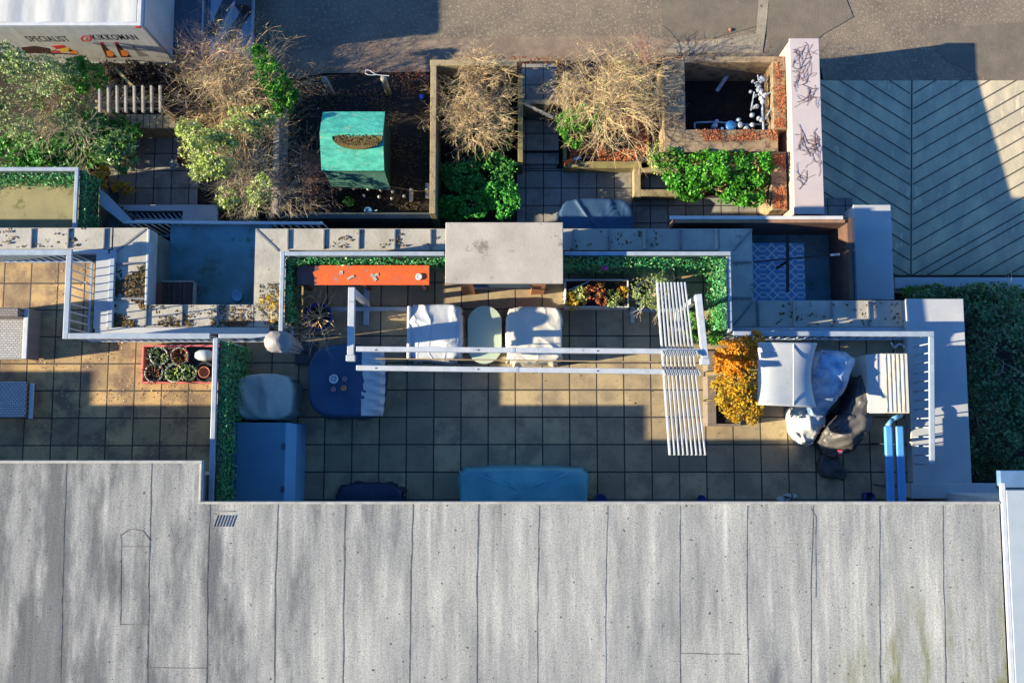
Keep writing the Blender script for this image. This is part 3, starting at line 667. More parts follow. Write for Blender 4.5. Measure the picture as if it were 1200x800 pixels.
hedge('green leafy screen along the railing behind the orange-topped bench', [((p[0],yR2+.3),(p[0],p[1]-.1),(1,0)), ((p[0],p[1]),(at(521,297,RT).x,p[1]),(0,-1))], .03, RT-.07)
hedge('green leafy screen between the concrete-topped block and the terrace corner by the louvres', [((at(661,297,RT).x,p[1]),(p[2],p[1]),(0,-1)), ((p[2],p[3]+.1),(p[2],p[1]-.1),(-1,0))], .03, RT+.04, th=.22)
hedge('dark green leafy screen on the tall divider beside the blue storage box', [((xDiv,ROOF_Y2-.3),(xDiv,at(249,398,DV).y),(1,0))], .03, DV-.06, th=.16)
hedge('bright green leafy screen inside the mossy balcony', [((-13.5,q0.y),(q0.x,q0.y),(0,-1)), ((q0.x,yb0+.1),(q0.x,q0.y),(1,0))], BZ+.03, BT-.05)

# ------------------------------------------------------------------ concrete topped fireplace block
FZ = 1.7
q = RC(522,260.5,660,332,FZ); fp = thing('chimney_block', 'big stained concrete slab on brick piers in the middle of the railing', 'outdoor fireplace', ((q[0]+q[2])/2,q[1],0))
MB().box(q[0],q[1],FZ-.12,q[2],q[3],FZ).build('slab', mConc, fp, bevel=.012)
f0 = at(540,345,0).y
MB().box(q[0]+.25,f0+.12,0,q[2]-.25,q[3]-.15,FZ-.12).build('core', mWall, fp)
for x0_, x1_ in ((at(543,345,0).x,at(557,345,0).x),(at(622,345,0).x,at(637,345,0).x)):
    MB().box(x0_,f0,0.0,x1_,f0+.119,FZ-.12).build('brick_pier', mBrick, fp)
MB().box(at(557,345,0).x+.01,f0-.03,.9,at(622,345,0).x-.01,f0+.1,1.25).build('hood', mSteel, fp, bevel=.02)
MB().box(q[0]+.1,f0+.125,.9,q[0]+.245,q[3]-.3,1.05).build('shelf', mWhiteDirty, fp); MB().box(q[2]-.245,f0+.125,.9,q[2]-.1,q[3]-.3,1.05).build('shelf', mWhiteDirty, fp)

# ------------------------------------------------------------------ louvred frame
PZ = 2.15
pg = thing('pergola', 'white cantilever pergola frame with nine bunched louvre slats', 'pergola', (at(434,358,0).x,at(434,358,0).y,0))
arms = []
for (ax0, ay0, ax1, ay1, gx0, gy0) in ((412.5,337,412.5,416,434,357.5), (818,345,826,420,795,363)):
    A, B = at(ax0,ay0,PZ), at(ax1,ay1,PZ); B.x = A.x + (0 if ax0 == ax1 else B.x-A.x)
    MB().bar(A, B, .13, .12).build('arm', mAlu, pg, bevel=.008)
    G = at(gx0,gy0,0); MB().bar((A.x,A.y-.06,PZ-.062),(A.x,A.y-.06,.06),.11,.11).build('post', mAlu, pg, bevel=.008)
    MB().box(A.x-.09,A.y-.5,0.003,A.x+.03,A.y+.35,.06).build('foot', mAlu, pg, bevel=.006)
    MB().box(B.x-.09,B.y-.12,PZ-.1,B.x+.09,B.y-.0,PZ+.05).build('end_bracket', mAlu, pg, bevel=.01)
    arms.append((A,B))
a, b = at(388,362,.05), at(478,362,.05); MB().bar((a.x,a.y,.04),(b.x,b.y,.04),.09,.07).build('base_rail', mAlu, pg, bevel=.006)
a, b = at(741,363,.05), at(800,363,.05); MB().bar((a.x,a.y,.04),(b.x,a.y,.04),.09,.07).build('base_rail', mAlu, pg, bevel=.006)
MB().bar((a.x,a.y-.3,.045),(a.x,a.y+.08,.045),.08,.075).build('base_rail', mAlu, pg, bevel=.006)
a, b = at(418,409,PZ), at(823,412,PZ); MB().bar(a,b,.10,.14).build('beam', mAlu, pg, bevel=.008)
a, b = at(418,431,PZ), at(820,436,PZ); MB().bar(a,b,.10,.14).build('beam', mAlu, pg, bevel=.008)
a, b = at(440,420,PZ-.1), at(772,424,PZ-.1); MB().tube(a,b,.012).build('cord', mRope, pg)
for px_,py_ in ((440,410),(560,410),(700,411),(440,431.3),(560,432.7),(700,434.5)):
    a = at(px_,py_,PZ+.07); MB().lathe(a,[(.014,PZ+.069),(.014,PZ+.08),(.005,PZ+.084)],8).build('bolt', mSteel, pg)
for px_,py_,qx_,qy_ in ((600,410,604,410),(604,432.9,608,433)): MB().bar(at(px_,py_,PZ),at(qx_,qy_,PZ),.108,.148).build('joint_sleeve', mRail, pg, bevel=.004)
for i in range(9):
    u = i/8
    A = at(770+u*32,331,PZ-.16); B = at(785+u*41,533,PZ-.16); d = (B-A)
    MB().bar(A,B,.034,.13).build('slat', mAlu, pg, bevel=.006)
    for yy in (.42,.53):
        c_ = A+d*yy; m_ = MB()
        for s_ in (-1,1): m_.bar(c_+Vector((s_*.03-.02,.05,.26)), c_+Vector((s_*.03+.02,-.06,.26)), .03,.05)
        m_.build('clip', mAlu, pg)

# ------------------------------------------------------------------ covered furniture
def superpt(t, e):
    c_, s_ = math.cos(t), math.sin(t)
    return math.copysign(abs(c_)**(2/e), c_), math.copysign(abs(s_)**(2/e), s_)
def drape(mb, cx, cy, rx, ry, h, e=4, z0=0, flare=.06, folds=9, amp=.03, crown=.03, rz=0, n=128, sag=.0, top=None):
    cr_ = .05*min(1,min(rx,ry)*2.2)
    prof = [(.02,h+crown),(.12,h+crown),(.25,h+crown*.96),(.37,h+crown*.88),(.5,h+crown*.75),(.62,h+crown*.6),(.74,h+crown*.4),(.85,h+crown*.2),(.93,h+.0),(.97,h-.012),(.995,h-.04),(1.0+flare*.3,h*.72+z0*.28),(1+flare*.6,h*.38+z0*.62),(1+flare,z0+.02)]
    ph = rnd.uniform(0,9); vv = []; ff = []
    for k, (s_, z) in enumerate(prof):
        for i in range(n):
            t = 2*math.pi*i/n; x, y = superpt(t, e)
            w = 1+ (amp*max(0,(k-9))/4)*(math.sin(folds*t+ph)*.6+math.sin(folds*2.3*t+ph*2)*.4)/max(.35,min(rx,ry))
            X, Y = x*rx*s_*w, y*ry*s_*w
            rg_ = lambda a_, b_, c_: (1-min(1,abs(noise.noise(Vector((a_,b_,c_)))*3.2)))**2
            Z = z+(noise.noise(Vector((X*2+cx,Y*2+cy,ph)))*.03 + rg_(X*1.7+Y*.9+cx,(Y-X*.4)*.55,ph)*cr_*(1 if k < 9 else .4) if k < 11 else 0)
            if sag and k < 9: Z -= sag*(1-s_)
            vv.append((cx+X*math.cos(rz)-Y*math.sin(rz), cy+X*math.sin(rz)+Y*math.cos(rz), max(Z,z0+.005)))
    for k in range(len(prof)-1):
        for i in range(n): ff.append((k*n+i,(k+1)*n+i,(k+1)*n+(i+1)%n,k*n+(i+1)%n))
    ff.append(tuple(range(n))); mb.add(vv, ff); return mb
def covered(name, label, cat, rect, h, mat, e=5, **kw):
    q = RC(*rect, h); cx, cy = (q[0]+q[2])/2, (q[1]+q[3])/2
    t = thing(name, label, cat, (cx,cy,kw.get('z0',0)))
    drape(MB(), 0,0,0.1,0.1,.1) if False else None
    mb = MB(); drape(mb, cx, cy, (q[2]-q[0])/2, (q[3]-q[1])/2, h, e, **kw); mb.build('cover', mat, t, True)
    return t, q
t, q = covered('covered_armchair', 'blue-grey rounded cover over an armchair above the storage box', 'covered chair', (275,438,342,492), .78, mCoverG, 3.6, crown=.06)
m_ = MB(); m_.path([Vector((q[0]+.12+.95*(i/14),q[1]+.08+.06*math.sin(i*1.3),.05)) for i in range(15)], .012); m_.build('drawstring', mCoverG, t)
PS = 2.65; q = RC(309,387,342,413,PS); pcx, pcy = (q[0]+q[2])/2, (q[1]+q[3])/2
t = thing('parasol', 'closed parasol in a crumpled grey cover at the divider\'s upper end', 'parasol', (pcx,pcy,0))
mb = MB(); drape(mb, pcx, pcy, (q[2]-q[0])/2, (q[3]-q[1])/2, PS, 2.4, z0=1.1, flare=-.45, folds=6, amp=.06, crown=.14); mb.build('cover', cloth('silver_grey_cover',(.24,.22,.205),(.15,.15,.155),.6,.8,8), t, True)
MB().tube((pcx,pcy,.06),(pcx,pcy,1.12),.03).build('pole', mSteel, t); MB().box(pcx-.25,pcy-.25,0.003,pcx+.25,pcy+.25,.07).build('base', mPotD, t, bevel=.02)
t, q = covered('covered_dining_table', 'navy cover over a round-cornered table with grey gathered end', 'covered table', (361,403,446,489), .76, mNavy, 3.2, crown=.02)
gz = MB(); x0, y0, x1, y1 = RC(424,409,450,487,.78)
nx, ny = 14, 40; vv = []; ff = []
for i in range(nx+1):
    for j in range(ny+1):
        u, v_ = i/nx, j/ny; xx = x0+(x1-x0)*u; yy = y0+(y1-y0)*v_
        zz = .82+.040*math.sin(v_*44+u*6)*u+.018*math.sin(v_*83)*u-(.10*max(0,u-.8)/.2)-.35*max(0,abs(v_-.5)-.42)*u
        vv.append((xx+.02*math.sin(v_*3.1)*u-.10*u*max(0,abs(v_-.5)-.3), yy, zz))
for i in range(nx):
    for j in range(ny): a = i*(ny+1)+j; ff.append((a,a+ny+1,a+ny+2,a+1))
gz.add(vv, ff); gz.build('gathered_end', cloth('grey_gathered_cloth',(.55,.52,.48),(.46,.44,.42),.6,.5,10), t, True)
# ornaments on the table
for (px,py,r,mt,nm,lb,h_) in ((391,444,.10,mGlass,'glass_bowl','greenish glass bowl on the navy table cover',.09),(404,444,.055,mCandle,'candle_holder','dusky candle holder right of the glass bowl on the navy cover',.07),(390.5,456,.055,mCandle,'candle_holder','dusky candle holder just below the glass bowl',.06),(402.5,454.5,.06,mCandleO,'candle_holder','orange-pink candle holder on the navy cover',.07)):
    c_ = at(px,py,.85); t = thing(nm, lb, 'ornament', (c_.x,c_.y,.79), 'ornaments on the navy table cover')
    MB().lathe(c_, [(r*.6,.79),(r,.79+h_*.6),(r*.9,.79+h_),(r*.72,.79+h_),(r*.6,.79+h_*.5)], 20).build('bowl', mt, t, True)
    MB().lathe(c_, [(r*.5,.79+h_*.45),(r*.45,.79+h_*.8),(.005,.79+h_*.85)], 16).build('filling', mWhite if mt is mGlass else mt, t, True)
t, q = covered('covered_armchair', 'blue-white creased cover over the armchair left of the oval table', 'covered chair', (478,356,541,421), .74, mCoverW, 6, crown=.03, amp=.035)
m_ = MB(); q2 = RC(476,357,482,420,.9); m_.box(q2[0],q2[1],.0,q2[2]-.02,q2[3],.80); m_.build('arm_cover', mCoverW, t, bevel=.04, seg=3)
t, q = covered('covered_sofa', 'cream-white wrinkled cover over the armchair right of the oval table', 'covered chair', (594,359,659,424), .88, mCoverWP, 6, crown=.05, amp=.04, sag=.06)
c_ = at(568,392,.5); t = thing('side_table', 'pale green stadium-shaped table between the two covered armchairs', 'table', (c_.x,c_.y,0))
rx_ = (at(588,392,.5).x-at(548,392,.5).x)/2; ry_ = (at(568,358,.5).y-at(568,426,.5).y)/2
pts = []
for i in range(48):
    a_ = 2*math.pi*i/48; x, y = math.cos(a_)*rx_, math.sin(a_)*rx_
    y += (ry_-rx_)*(1 if math.sin(a_) >= 0 else -1); pts.append((c_.x+x, c_.y+y))
MB().prism(pts,.46,.5).build('table_top', mTealTab, t, bevel=.008)
MB().prism([(c_.x+(x-c_.x)*.985,c_.y+(y-c_.y)*.99) for x,y in pts],.42,.458).build('edge_band', mTimberGrey, t)
for sx in (-1,1):
    for sy in (-1,1): MB().tube((c_.x+sx*.22,c_.y+sy*.38,0),(c_.x+sx*.18,c_.y+sy*.34,.42),.02).build('leg', mSteel, t)
t, q = covered('covered_sofa', 'long teal cover over a sofa against the building', 'covered sofa', (540,549,688,606), .85, mCoverT, 9, crown=.09, amp=.02)
t, q = covered('covered_lounger', 'low dark navy cover bundle near the roof edge', 'covered lounger', (393,566,472,604), .38, M('near_black_navy',(.006,.015,.05),None,4,.5,.3,6), 3, crown=.06)
t, q = covered('covered_garden_table', 'dark navy cover on the garden patio below the terrace', 'covered table', (656,232,743,300), -2.2, mNavy, 4.5, z0=-3.0, crown=.03)
# blue storage box with sloping lid edge
q = RC(271,495,333,606,1.05); q2 = RC(333,498,344,606,1.0)
t = thing('storage_box', 'large blue storage box beside the hedge divider', 'storage box', ((q[0]+q[2])/2,q[1],0))
MB().box(q[0]+.02,q[1],0,q[2],q[3]-.02,1.0).build('body', mBlueBox, t)
MB().box(q[0],q[1],1.0,q[2]+.01,q[3],1.05).build('lid', mBlueBox, t, bevel=.012)
m_ = MB(); m_.add([(q[2]+.012,q[1],1.045),(q[2]+.012,q[3],1.045),(q[2]+.20,q[3]-.03,.88),(q[2]+.20,q[1],.88),(q[2]+.012,q[1],0),(q[2]+.012,q[3],0),(q[2]+.20,q[3]-.03,0),(q[2]+.20,q[1],0)],
    [(0,3,2,1),(3,7,6,2),(1,2,6,5),(0,4,7,3)]); m_.build('front_panel', mBlueLight, t)
MB().box(q[0]+.09,q[1],1.051,q[0]+.10,q[3]-.01,1.056).build('lid_seam', mDarkPlas, t)
for yy_ in (.3,.75): MB().box(q[2]-.06,q[1]+(q[3]-q[1])*yy_-.06,1.051,q[2]+.02,q[1]+(q[3]-q[1])*yy_+.06,1.07).build('latch', mSteel, t, bevel=.006)

# ------------------------------------------------------------------ orange topped bench
BZt = .98
q = RC(371,311,503,334,BZt); t = thing('bench', 'long bench with flaking orange top in front of the hedge', 'bench', (q[0],q[1],0))
m_ = MB(); jag = [(q[0]+rnd.uniform(-.08,.08), q[1]+(q[3]-q[1])*k/9) for k in range(10)]
m_.prism([(q[2],q[1]),(q[2],q[3])]+list(reversed(jag)), BZt+.002, BZt+.012); m_.build('painted_top', mOrange, t)
q2 = RC(348,311,503,334,BZt); MB().box(q2[0],q2[1]+.01,BZt-.05,q2[2]-.01,q2[3]-.01,BZt).build('board', mMaroon, t)
for x_ in (q2[0]+.1, (q2[0]+q2[2])/2, q2[2]-.15):
    for y_ in (q2[1]+.05, q2[3]-.05): MB().box(x_-.035,y_-.03,0,x_+.035,y_+.03,BZt-.05).build('leg', mMaroon, t)
MB().box(q2[0]+.1,q2[1]+.2,.12,q2[2]-.15,q2[1]+.24,.18).build('stretcher', mMaroon, t)
m_ = MB(); a = at(410,326,BZt+.02); 
for (px,py,w_,h_,rz_) in ((411,325,.16,.05,.5),(438,325,.17,.07,-.9),(441,322,.10,.06,.3),(400,319,.07,.07,0)):
    c_ = at(px,py,BZt+.02); d_ = Vector((math.cos(rz_),math.sin(rz_),0)); m_ = MB(); m_.bar(c_-d_*w_/2+Vector((0,0,.001*px%.004)), c_+d_*w_/2+Vector((0,0,.001*px%.004)), h_, .004); m_.build('bare_patch', mConc, t)
c_ = at(491,324,BZt+.05); tag(MB().lathe(c_, [(.06,BZt+.013),(.075,BZt+.03),(.07,BZt+.05),(.05,BZt+.045),(.005,BZt+.04)],24).build('saucer', mWhite, None, True), 'round white dish at the right end of the orange bench top', 'dish')
# ------------------------------------------------------------------ pots and planters on the terrace
def pot(name, label, px, py, r, h, mat, z0=0, soil=mSoil, group=None, cat='pot'):
    c_ = at(px,py,z0+h); t = thing(name, label, cat, (c_.x,c_.y,z0), group)
    MB().lathe(c_, [(r*.72,z0),(r*.95,z0+h*.85),(r*1.0,z0+h*.88),(r*1.0,z0+h),(r*.88,z0+h),(r*.86,z0+h*.82)], 28).build('pot_wall', mat, t, True)
    MB().lathe(c_, [(r*.87,z0+h*.80),(r*.87,z0+h*.84)], 20).build('soil', soil, t)
    return t, c_
def mini_twigs(parent, c_, z, n, L, mat, r=.008, sp=.5, depth=2, k=2, tilt=.7):
    mb = MB()
    for i in range(n):
        a_ = rnd.uniform(0,6.28); d = Vector((math.cos(a_)*tilt*rnd.random(), math.sin(a_)*tilt*rnd.random(), .6)).normalized()
        grow(mb, Vector((c_.x+rnd.uniform(-.05,.05),c_.y+rnd.uniform(-.05,.05),z)), d, L*rnd.uniform(.7,1.2), r, depth, sp, k)
    o0 = z-.0; mb.v = [(x,y,max(zz,z)) for x,y,zz in mb.v]; mb.build('branches', mat, parent)
t, c_ = pot('planter_pot', 'bright blue rimmed pot holding a bare twiggy plant', 373,371, .30,.42, mPotBlue, cat='potted plant')
mini_twigs(t, c_, .36, 16, .38, mTwigTan, .011, .5, 3, 2, 1.2)
t, c_ = pot('planter_pot', 'dark blue round pot with pale grey shrub left of the louvre slats', 764,345, .36,.45, M('deep_blue_pot',(.02,.03,.10),None,5,.3), cat='potted plant')
mini_twigs(t, c_, .38, 12, .32, mTwigGrey, .010, .5, 3, 2, 1.1)
mb = MB(); blob_leaves(mb, c_+Vector((-.05,.05,.35)), (.42,.48,.3), 1000, .06); mb.build('foliage', mLeafGrey, t)
# trough with mixed heathers
q = RC(662,327,737,360,.45); t = thing('planter_trough', 'white wooden trough of red, brown and lime plants', 'planter', ((q[0]+q[2])/2,q[1],0))
m_ = MB(); m_.box(q[0],q[1],0,q[2],q[1]+.03,.45); m_.box(q[0],q[3]-.03,0,q[2],q[3],.45); m_.box(q[0],q[1]+.031,0,q[0]+.03,q[3]-.031,.45); m_.box(q[2]-.03,q[1]+.031,0,q[2],q[3]-.031,.45); m_.build('side_board', mWhiteDirty, t, bevel=.005)
MB().box(q[0]+.031,q[1]+.031,.0,q[2]-.031,q[3]-.031,.36).build('soil', mSoil, t)
for (px,py,r_,mt,n_) in ((668,352,.2,mLeafYellow,220),(680,346,.2,mLeafLime,260),(690,344,.18,mLeafMix,220),(701,340,.2,mLeafMix,300),(718,350,.19,mLeafLime,330),(729,344,.15,mLeafYellow,120),(675,357,.2,mLeafYellow,200),(705,352,.13,mLeafRed,150)):
    c_ = at(px,py,.5); mb = MB(); blob_leaves(mb, c_, (r_,r_,.16), n_, .06); mb.build('foliage', mt, t)
a = at(666,340,.5); b = at(690,330,.5); MB().tube(a,b,.012).build('cane', mWhite, t)
# green leafy plant under the louvres
shrub('potted_shrub', 'bright green leafy plant at the hedge foot below the slats\' right end', [(815,382,.45,.26,.30,.3),(838,385,.45,.30,.35,.35)], 1500, .07, mLeafBright, ground=0)
# three square planters with the orange shrubs
for i, (y0_, y1_, lb) in enumerate(((409,434,'grey-brown planter nearest the railing holding the orange shrub'),(440,467,'middle grey-brown planter under the yellow-green shrub'),(470,499,'grey-brown planter farthest from the railing, under yellow leaves'))):
    q = RC(829,y0_,868,y1_,.5); t = thing('square_planter', lb, 'planter', ((q[0]+q[2])/2,(q[1]+q[3])/2,0), 'planters under the orange shrubs')
    m_ = MB(); m_.box(q[0],q[1],0,q[2],q[1]+.05,.5); m_.box(q[0],q[3]-.05,0,q[2],q[3],.5); m_.box(q[0],q[1]+.051,0,q[0]+.19,q[3]-.051,.5); m_.box(q[2]-.05,q[1]+.051,0,q[2],q[3]-.051,.5)
    m_.build('planter_wall', mPlanter, t, bevel=.008); MB().box(q[0]+.19,q[1]+.051,0,q[2]-.051,q[3]-.051,.42).build('soil', mSoil, t)
shrub('japanese_maple', 'vivid orange shrub in the planter next to the silver canopy', [(852,408,.95,.22,.2,.3),(868,408,1.0,.26,.28,.35),(885,398,1.05,.18,.18,.3),(866,424,.95,.24,.2,.3),(848,418,.8,.2,.16,.25),(862,432,.9,.28,.2,.28),(880,416,.98,.24,.28,.3),(845,428,.75,.22,.2,.25)], 4400, .065, mLeafOrange, 'shrubs in the square planters', 'shrub', .4)
shrub('autumn_shrub', 'yellow-green shrub with orange tips in the middle planter', [(860,450,.85,.30,.32,.35),(876,446,.9,.26,.3,.3),(856,472,.8,.30,.28,.3),(846,456,.7,.26,.28,.28),(878,470,.85,.24,.3,.3)], 3600, .06, mLeafYellow, 'shrubs in the square planters', 'shrub', .4)
shrub('autumn_shrub', 'orange and yellow shrub at the planter row\'s building end', [(862,482,.8,.26,.22,.28),(880,481,.85,.24,.26,.3)], 1900, .06, leafmat('orange_yellow_leaves',[(.75,.30,.02),(.5,.36,.02),(.3,.28,.03)],.3), 'shrubs in the square planters', 'shrub', .4)

# ------------------------------------------------------------------ things at the right of the terrace
# silver curved canopy of a swing seat
t = thing('canopy', 'curved silver sheet canopy beside the orange shrub', 'canopy', (at(925,440,0).x,at(925,440,0).y,0))
def loft_sheet(cs, z_f, nx=20, ny=24, warp=None):     # cs: px corners tl, tr, br, bl
    vv = []; ff = []
    for i in range(nx+1):
        for j in range(ny+1):
            u, v_ = i/nx, j/ny
            px = (cs[0][0]*(1-u)+cs[1][0]*u)*(1-v_)+(cs[3][0]*(1-u)+cs[2][0]*u)*v_; py = (cs[0][1]*(1-u)+cs[1][1]*u)*(1-v_)+(cs[3][1]*(1-u)+cs[2][1]*u)*v_
            if warp: px, py = px+warp(u,v_)[0], py+warp(u,v_)[1]
            vv.append(at(px,py,z_f(u,v_)))
    for i in range(nx):
        for j in range(ny): a_ = i*(ny+1)+j; ff.append((a_,a_+1,a_+ny+2,a_+ny+1))
    return vv, ff
def solid(o, th): s_ = o.modifiers.new('thickness','SOLIDIFY'); s_.thickness = th; s_.offset = -1; return o
mb = MB(); mb.add(*loft_sheet([(888,401),(958,402),(957,477),(888,474)], lambda u,v: 1.62+.10*abs(2*v-1)**2-.12*abs(2*u-1)**3, warp=lambda u,v: (-7*(1-(2*v-1)**2)*u, 0)))
solid(mb.build('sheet', mSilver, t, True), .03)
a, b = at(930,402,1.71), at(930,475,1.71); MB().tube(a,b,.012).build('seam_tube', mAlu, t)
for (px,py) in ((896,410),(948,410),(950,468),(896,468)):
    a = at(px,py,1.55); MB().tube((a.x,a.y,0),(a.x,a.y,1.52),.025).build('leg', mAlu, t)
# folded blue-white parasol cover
def sack(name, label, cat, pts, mat, fold=6, group=None, amp=.12, part='cover'):
    """soft wrapped bundle along a spine: (px, py, z, radius_x, radius_z)"""
    P = [(at(a[0],a[1],a[2]), a[3], a[4]) for a in pts]; t = thing(name, label, cat, (P[0][0].x,P[0][0].y,0), group)
    mb = MB(); n = 48; K = (len(P)-1)*6; vv = []; ff = []
    for k in range(K+1):
        s_ = k/6; i = min(int(s_), len(P)-2); f_ = s_-i; f2 = f_*f_*(3-2*f_)
        c_ = P[i][0].lerp(P[i+1][0], f_); rx_ = P[i][1]*(1-f2)+P[i+1][1]*f2; rz_ = P[i][2]*(1-f2)+P[i+1][2]*f2
        d = (P[min(i+1,len(P)-1)][0]-P[max(i,0)][0]); d.z *= .3; d.normalize(); sx = d.cross(Vector((0,0,1))).normalized()
        for j in range(n):
            a_ = 2*math.pi*j/n; w = 1+amp*(1-abs(math.sin(fold*.5*a_+k*.05)))**2*1.6+amp*.5*noise.noise(Vector((math.cos(a_)*1.5,math.sin(a_)*1.5,k*.16)))
            sn = math.sin(a_); tent = (abs(sn)**.8 if sn > 0 else sn)
            z_ = c_.z+tent*rz_*(1+amp*.6*noise.noise(Vector((a_*1.2,k*.12,3)))) if sn > 0 else c_.z*(1+sn)
            wd_ = math.cos(a_)*rx_*w if sn > 0 else math.copysign(max(abs(math.cos(a_)),min(1,-sn*3)*.9),math.cos(a_))*rx_*w*(1+.06*-sn)
            vv.append(Vector((c_.x,c_.y,0))+sx*wd_+Vector((0,0,z_)))
    vv = [Vector((v.x,v.y,max(v.z,.012))) for v in vv]
    for q_ in vv:
        if q_.z > .02:
            c1 = (1-min(1,abs(noise.noise(Vector((q_.x*2.2+q_.y*1.3,q_.y*2.6-q_.x,q_.z*1.5)))*3)))**2; c2 = (1-min(1,abs(noise.noise(Vector((q_.x*4.2,q_.y*5.1+7,q_.z*3)))*3)))**2
            q_.z += .07*c1+.03*c2-.03
    vv = [Vector((v.x,v.y,max(v.z,.012))) for v in vv]
    for k in range(K):
        for j in range(n): ff.append((k*n+j,(k)*n+(j+1)%n,(k+1)*n+(j+1)%n,(k+1)*n+j))
    ff += [tuple(range(n)), tuple(reversed(range(K*n,(K+1)*n)))]
    mb.add(vv, ff); mb.build(part, mat, t, True); return t
mBlueWhite = M('blue_white_tarpaulin', (.42,.50,.58), (.10,.20,.38), 3.5, .45, .5, 7)
sack('covered_barbecue', 'blue and white tarpaulin bundle right of the silver canopy', 'covered item', [(977,411,.8,.20,.1),(978,420,.9,.34,.28),(972,440,.95,.34,.34),(963,462,.85,.28,.28),(956,484,.6,.20,.15),(950,500,.3,.10,.1)], mBlueWhite, 9, amp=.22)
sack('plastic_sack', 'shiny white plastic sack at the canopy\'s lower corner', 'sack', [(947,476,.35,.26,.1),(947,486,.45,.34,.2),(946,500,.45,.30,.2),(947,513,.3,.20,.12),(949,521,.15,.07,.05)], M('white_plastic',(.58,.58,.56),(.45,.46,.47),5,.3,.6,5), 11, amp=.16)
t = sack('covered_barbecue', 'charcoal grey cover bundle in front of the cream cabinet', 'covered barbecue', [(1014,436,.5,.07,.1),(1012,452,.55,.18,.2),(1009,474,.6,.24,.28),(1001,495,.6,.30,.32),(986,511,.55,.34,.28),(970,522,.35,.26,.15),(960,525,.2,.12,.08)], mCoverDG, 11, amp=.20)
a = at(985,530,.7); m_ = MB(); m_.box(a.x-.05,a.y-.06,.66,a.x+.05,a.y+.06,.70); m_.build('tag', mInkRed, t, bevel=.006); MB().box(a.x-.035,a.y-.02,.7005,a.x+.035,a.y+.03,.705).build('tag_face', mWhite, t)
sack('dark_sheet', 'black crumpled sheet trailing from the charcoal cover', 'sheet', [(965,530,.12,.08,.08),(972,545,.12,.26,.12),(985,555,.1,.16,.1),(988,562,.06,.03,.04)], mPotD, 5, amp=.12)
# cream cabinet
q = RC(1034,414,1065,484,1.0); t = thing('cabinet', 'cream ribbed garden cabinet beside the right railing', 'cabinet', ((q[0]+q[2])/2,(q[1]+q[3])/2,0))
MB().box(q[0]-.28,q[1]+.02,0,q[2]-.02,q[3]-.02,.93).build('body', M('cream_plastic',(.60,.57,.50),(.52,.50,.44),3,.6), t)
MB().box(q[0],q[1],.932,q[2],q[3],1.0).build('lid', M('cream_lid',(.62,.57,.46),(.55,.51,.42),3,.6), t, bevel=.015)
for k in range(5): x_ = q[0]+.06+k*(q[2]-q[0]-.1)/5; MB().box(x_,q[1]+.02,1.0,x_+.03,q[3]-.02,1.012).build('rib', mCoverWP, t)
m_ = MB(); m_.add([(q[0]-.005,q[1],.99),(q[0]-.005,q[3],.99),(q[0]-.27,q[3]-.02,.94),(q[0]-.27,q[1],.94)],[(0,1,2,3)]); solid(m_.build('flap', mCoverG if False else mCap, t), .01)
# two blue tubes of folded sunbed
t = thing('folded_frame', 'pair of blue padded bars lying toward the roof edge', 'folded frame', (at(1046,540,0).x,at(1046,540,0).y,0))
for x_ in (1040.5,1053.5):
    a, b = at(x_,499,.9), at(x_,606,.9); b.x = a.x; MB().bar(a,b,.16,.10).build('padded_bar', M('blue_pad',(.08,.30,.62),(.06,.26,.55),3,.5) if x_ < 1045 else bpy.data.materials['blue_pad'], t, bevel=.03, seg=3)
    for yy in (520,570): c_ = at(x_,yy,.8); MB().tube((a.x,c_.y,0),(a.x,c_.y,.85),.02).build('leg', mSteel, t)
a = at(1040,499,.9); b = at(1056,486,.75); MB().path([a,a.lerp(b,.5)+Vector((-.05,.02,.03)),b],.05,10).build('bent_end', mBlueLight, t, True)
# hose
hp = [at(x,y,.1) for x,y in ((1044,401),(1048,408),(1053,403),(1058,404),(1062,411),(1060,416))]
tag(MB().path(hp,.025,8).build('hose', mWhite, None, True), 'short loop of white hose above the cream cabinet', 'hose')
# little things at the roof edge
for (px,py,lb) in ((918,584,'pale sandal lying at the roof edge, heel outward'),(926,581,'pale sandal lying just beyond its pair at the roof edge')):
    a = at(px,py,.04); t = thing('sandal', lb, 'sandal', (a.x,a.y,0), 'pair of sandals'); m_ = MB()
    m_.prism([(a.x+.15*math.cos(k*.524)+(.02 if k<3 else 0), a.y+.055*math.sin(k*.524)) for k in range(12)],0.002,.03); m_.build('sole', mPotW, t)
    MB().path([Vector((a.x+.03,a.y-.055,.03)),Vector((a.x+.04,a.y,.08)),Vector((a.x+.03,a.y+.055,.03))],.012).build('strap', mPotD, t)
for (px,py,lb,r) in ((704,586,'small dark blue bowl at the teal sofa cover\'s corner',.14),(822,585,'small dark blue object near the sandals',.1)):
    a = at(px,py,.1); tag(MB().lathe(a,[(r*.6,.003),(r,.1),(r*.9,.1),(r*.5,.03),(.005,.03)],20).build('bowl', mDarkPlas, None, True), lb, 'bowl')
q = RC(1018,573,1024,592,.4); t = thing('bucket', 'narrow blue bucket beside the padded bars', 'bucket', (q[0],q[1],0)); MB().lathe(((q[0]+q[2])/2,(q[1]+q[3])/2),[(.08,.002),(.11,.35),(.10,.35),(.07,.03),(.005,.03)],20).build('shell', mDarkPlas, t, True)
MB().path([Vector(((q[0]+q[2])/2+.11*math.cos(k*.4),(q[1]+q[3])/2,.35+.1*math.sin(k*.4))) for k in range(8)],.006).build('handle', mSteel, t)
a = at(709,313,.9); tag(MB().lathe(a,[(.005,.84),(.06,.86),(.075,.9),(.05,.95),(.005,.96)],12).build('flower', mPink, None, True), 'single magenta flower against the hedge beside the concrete-topped block', 'flower')

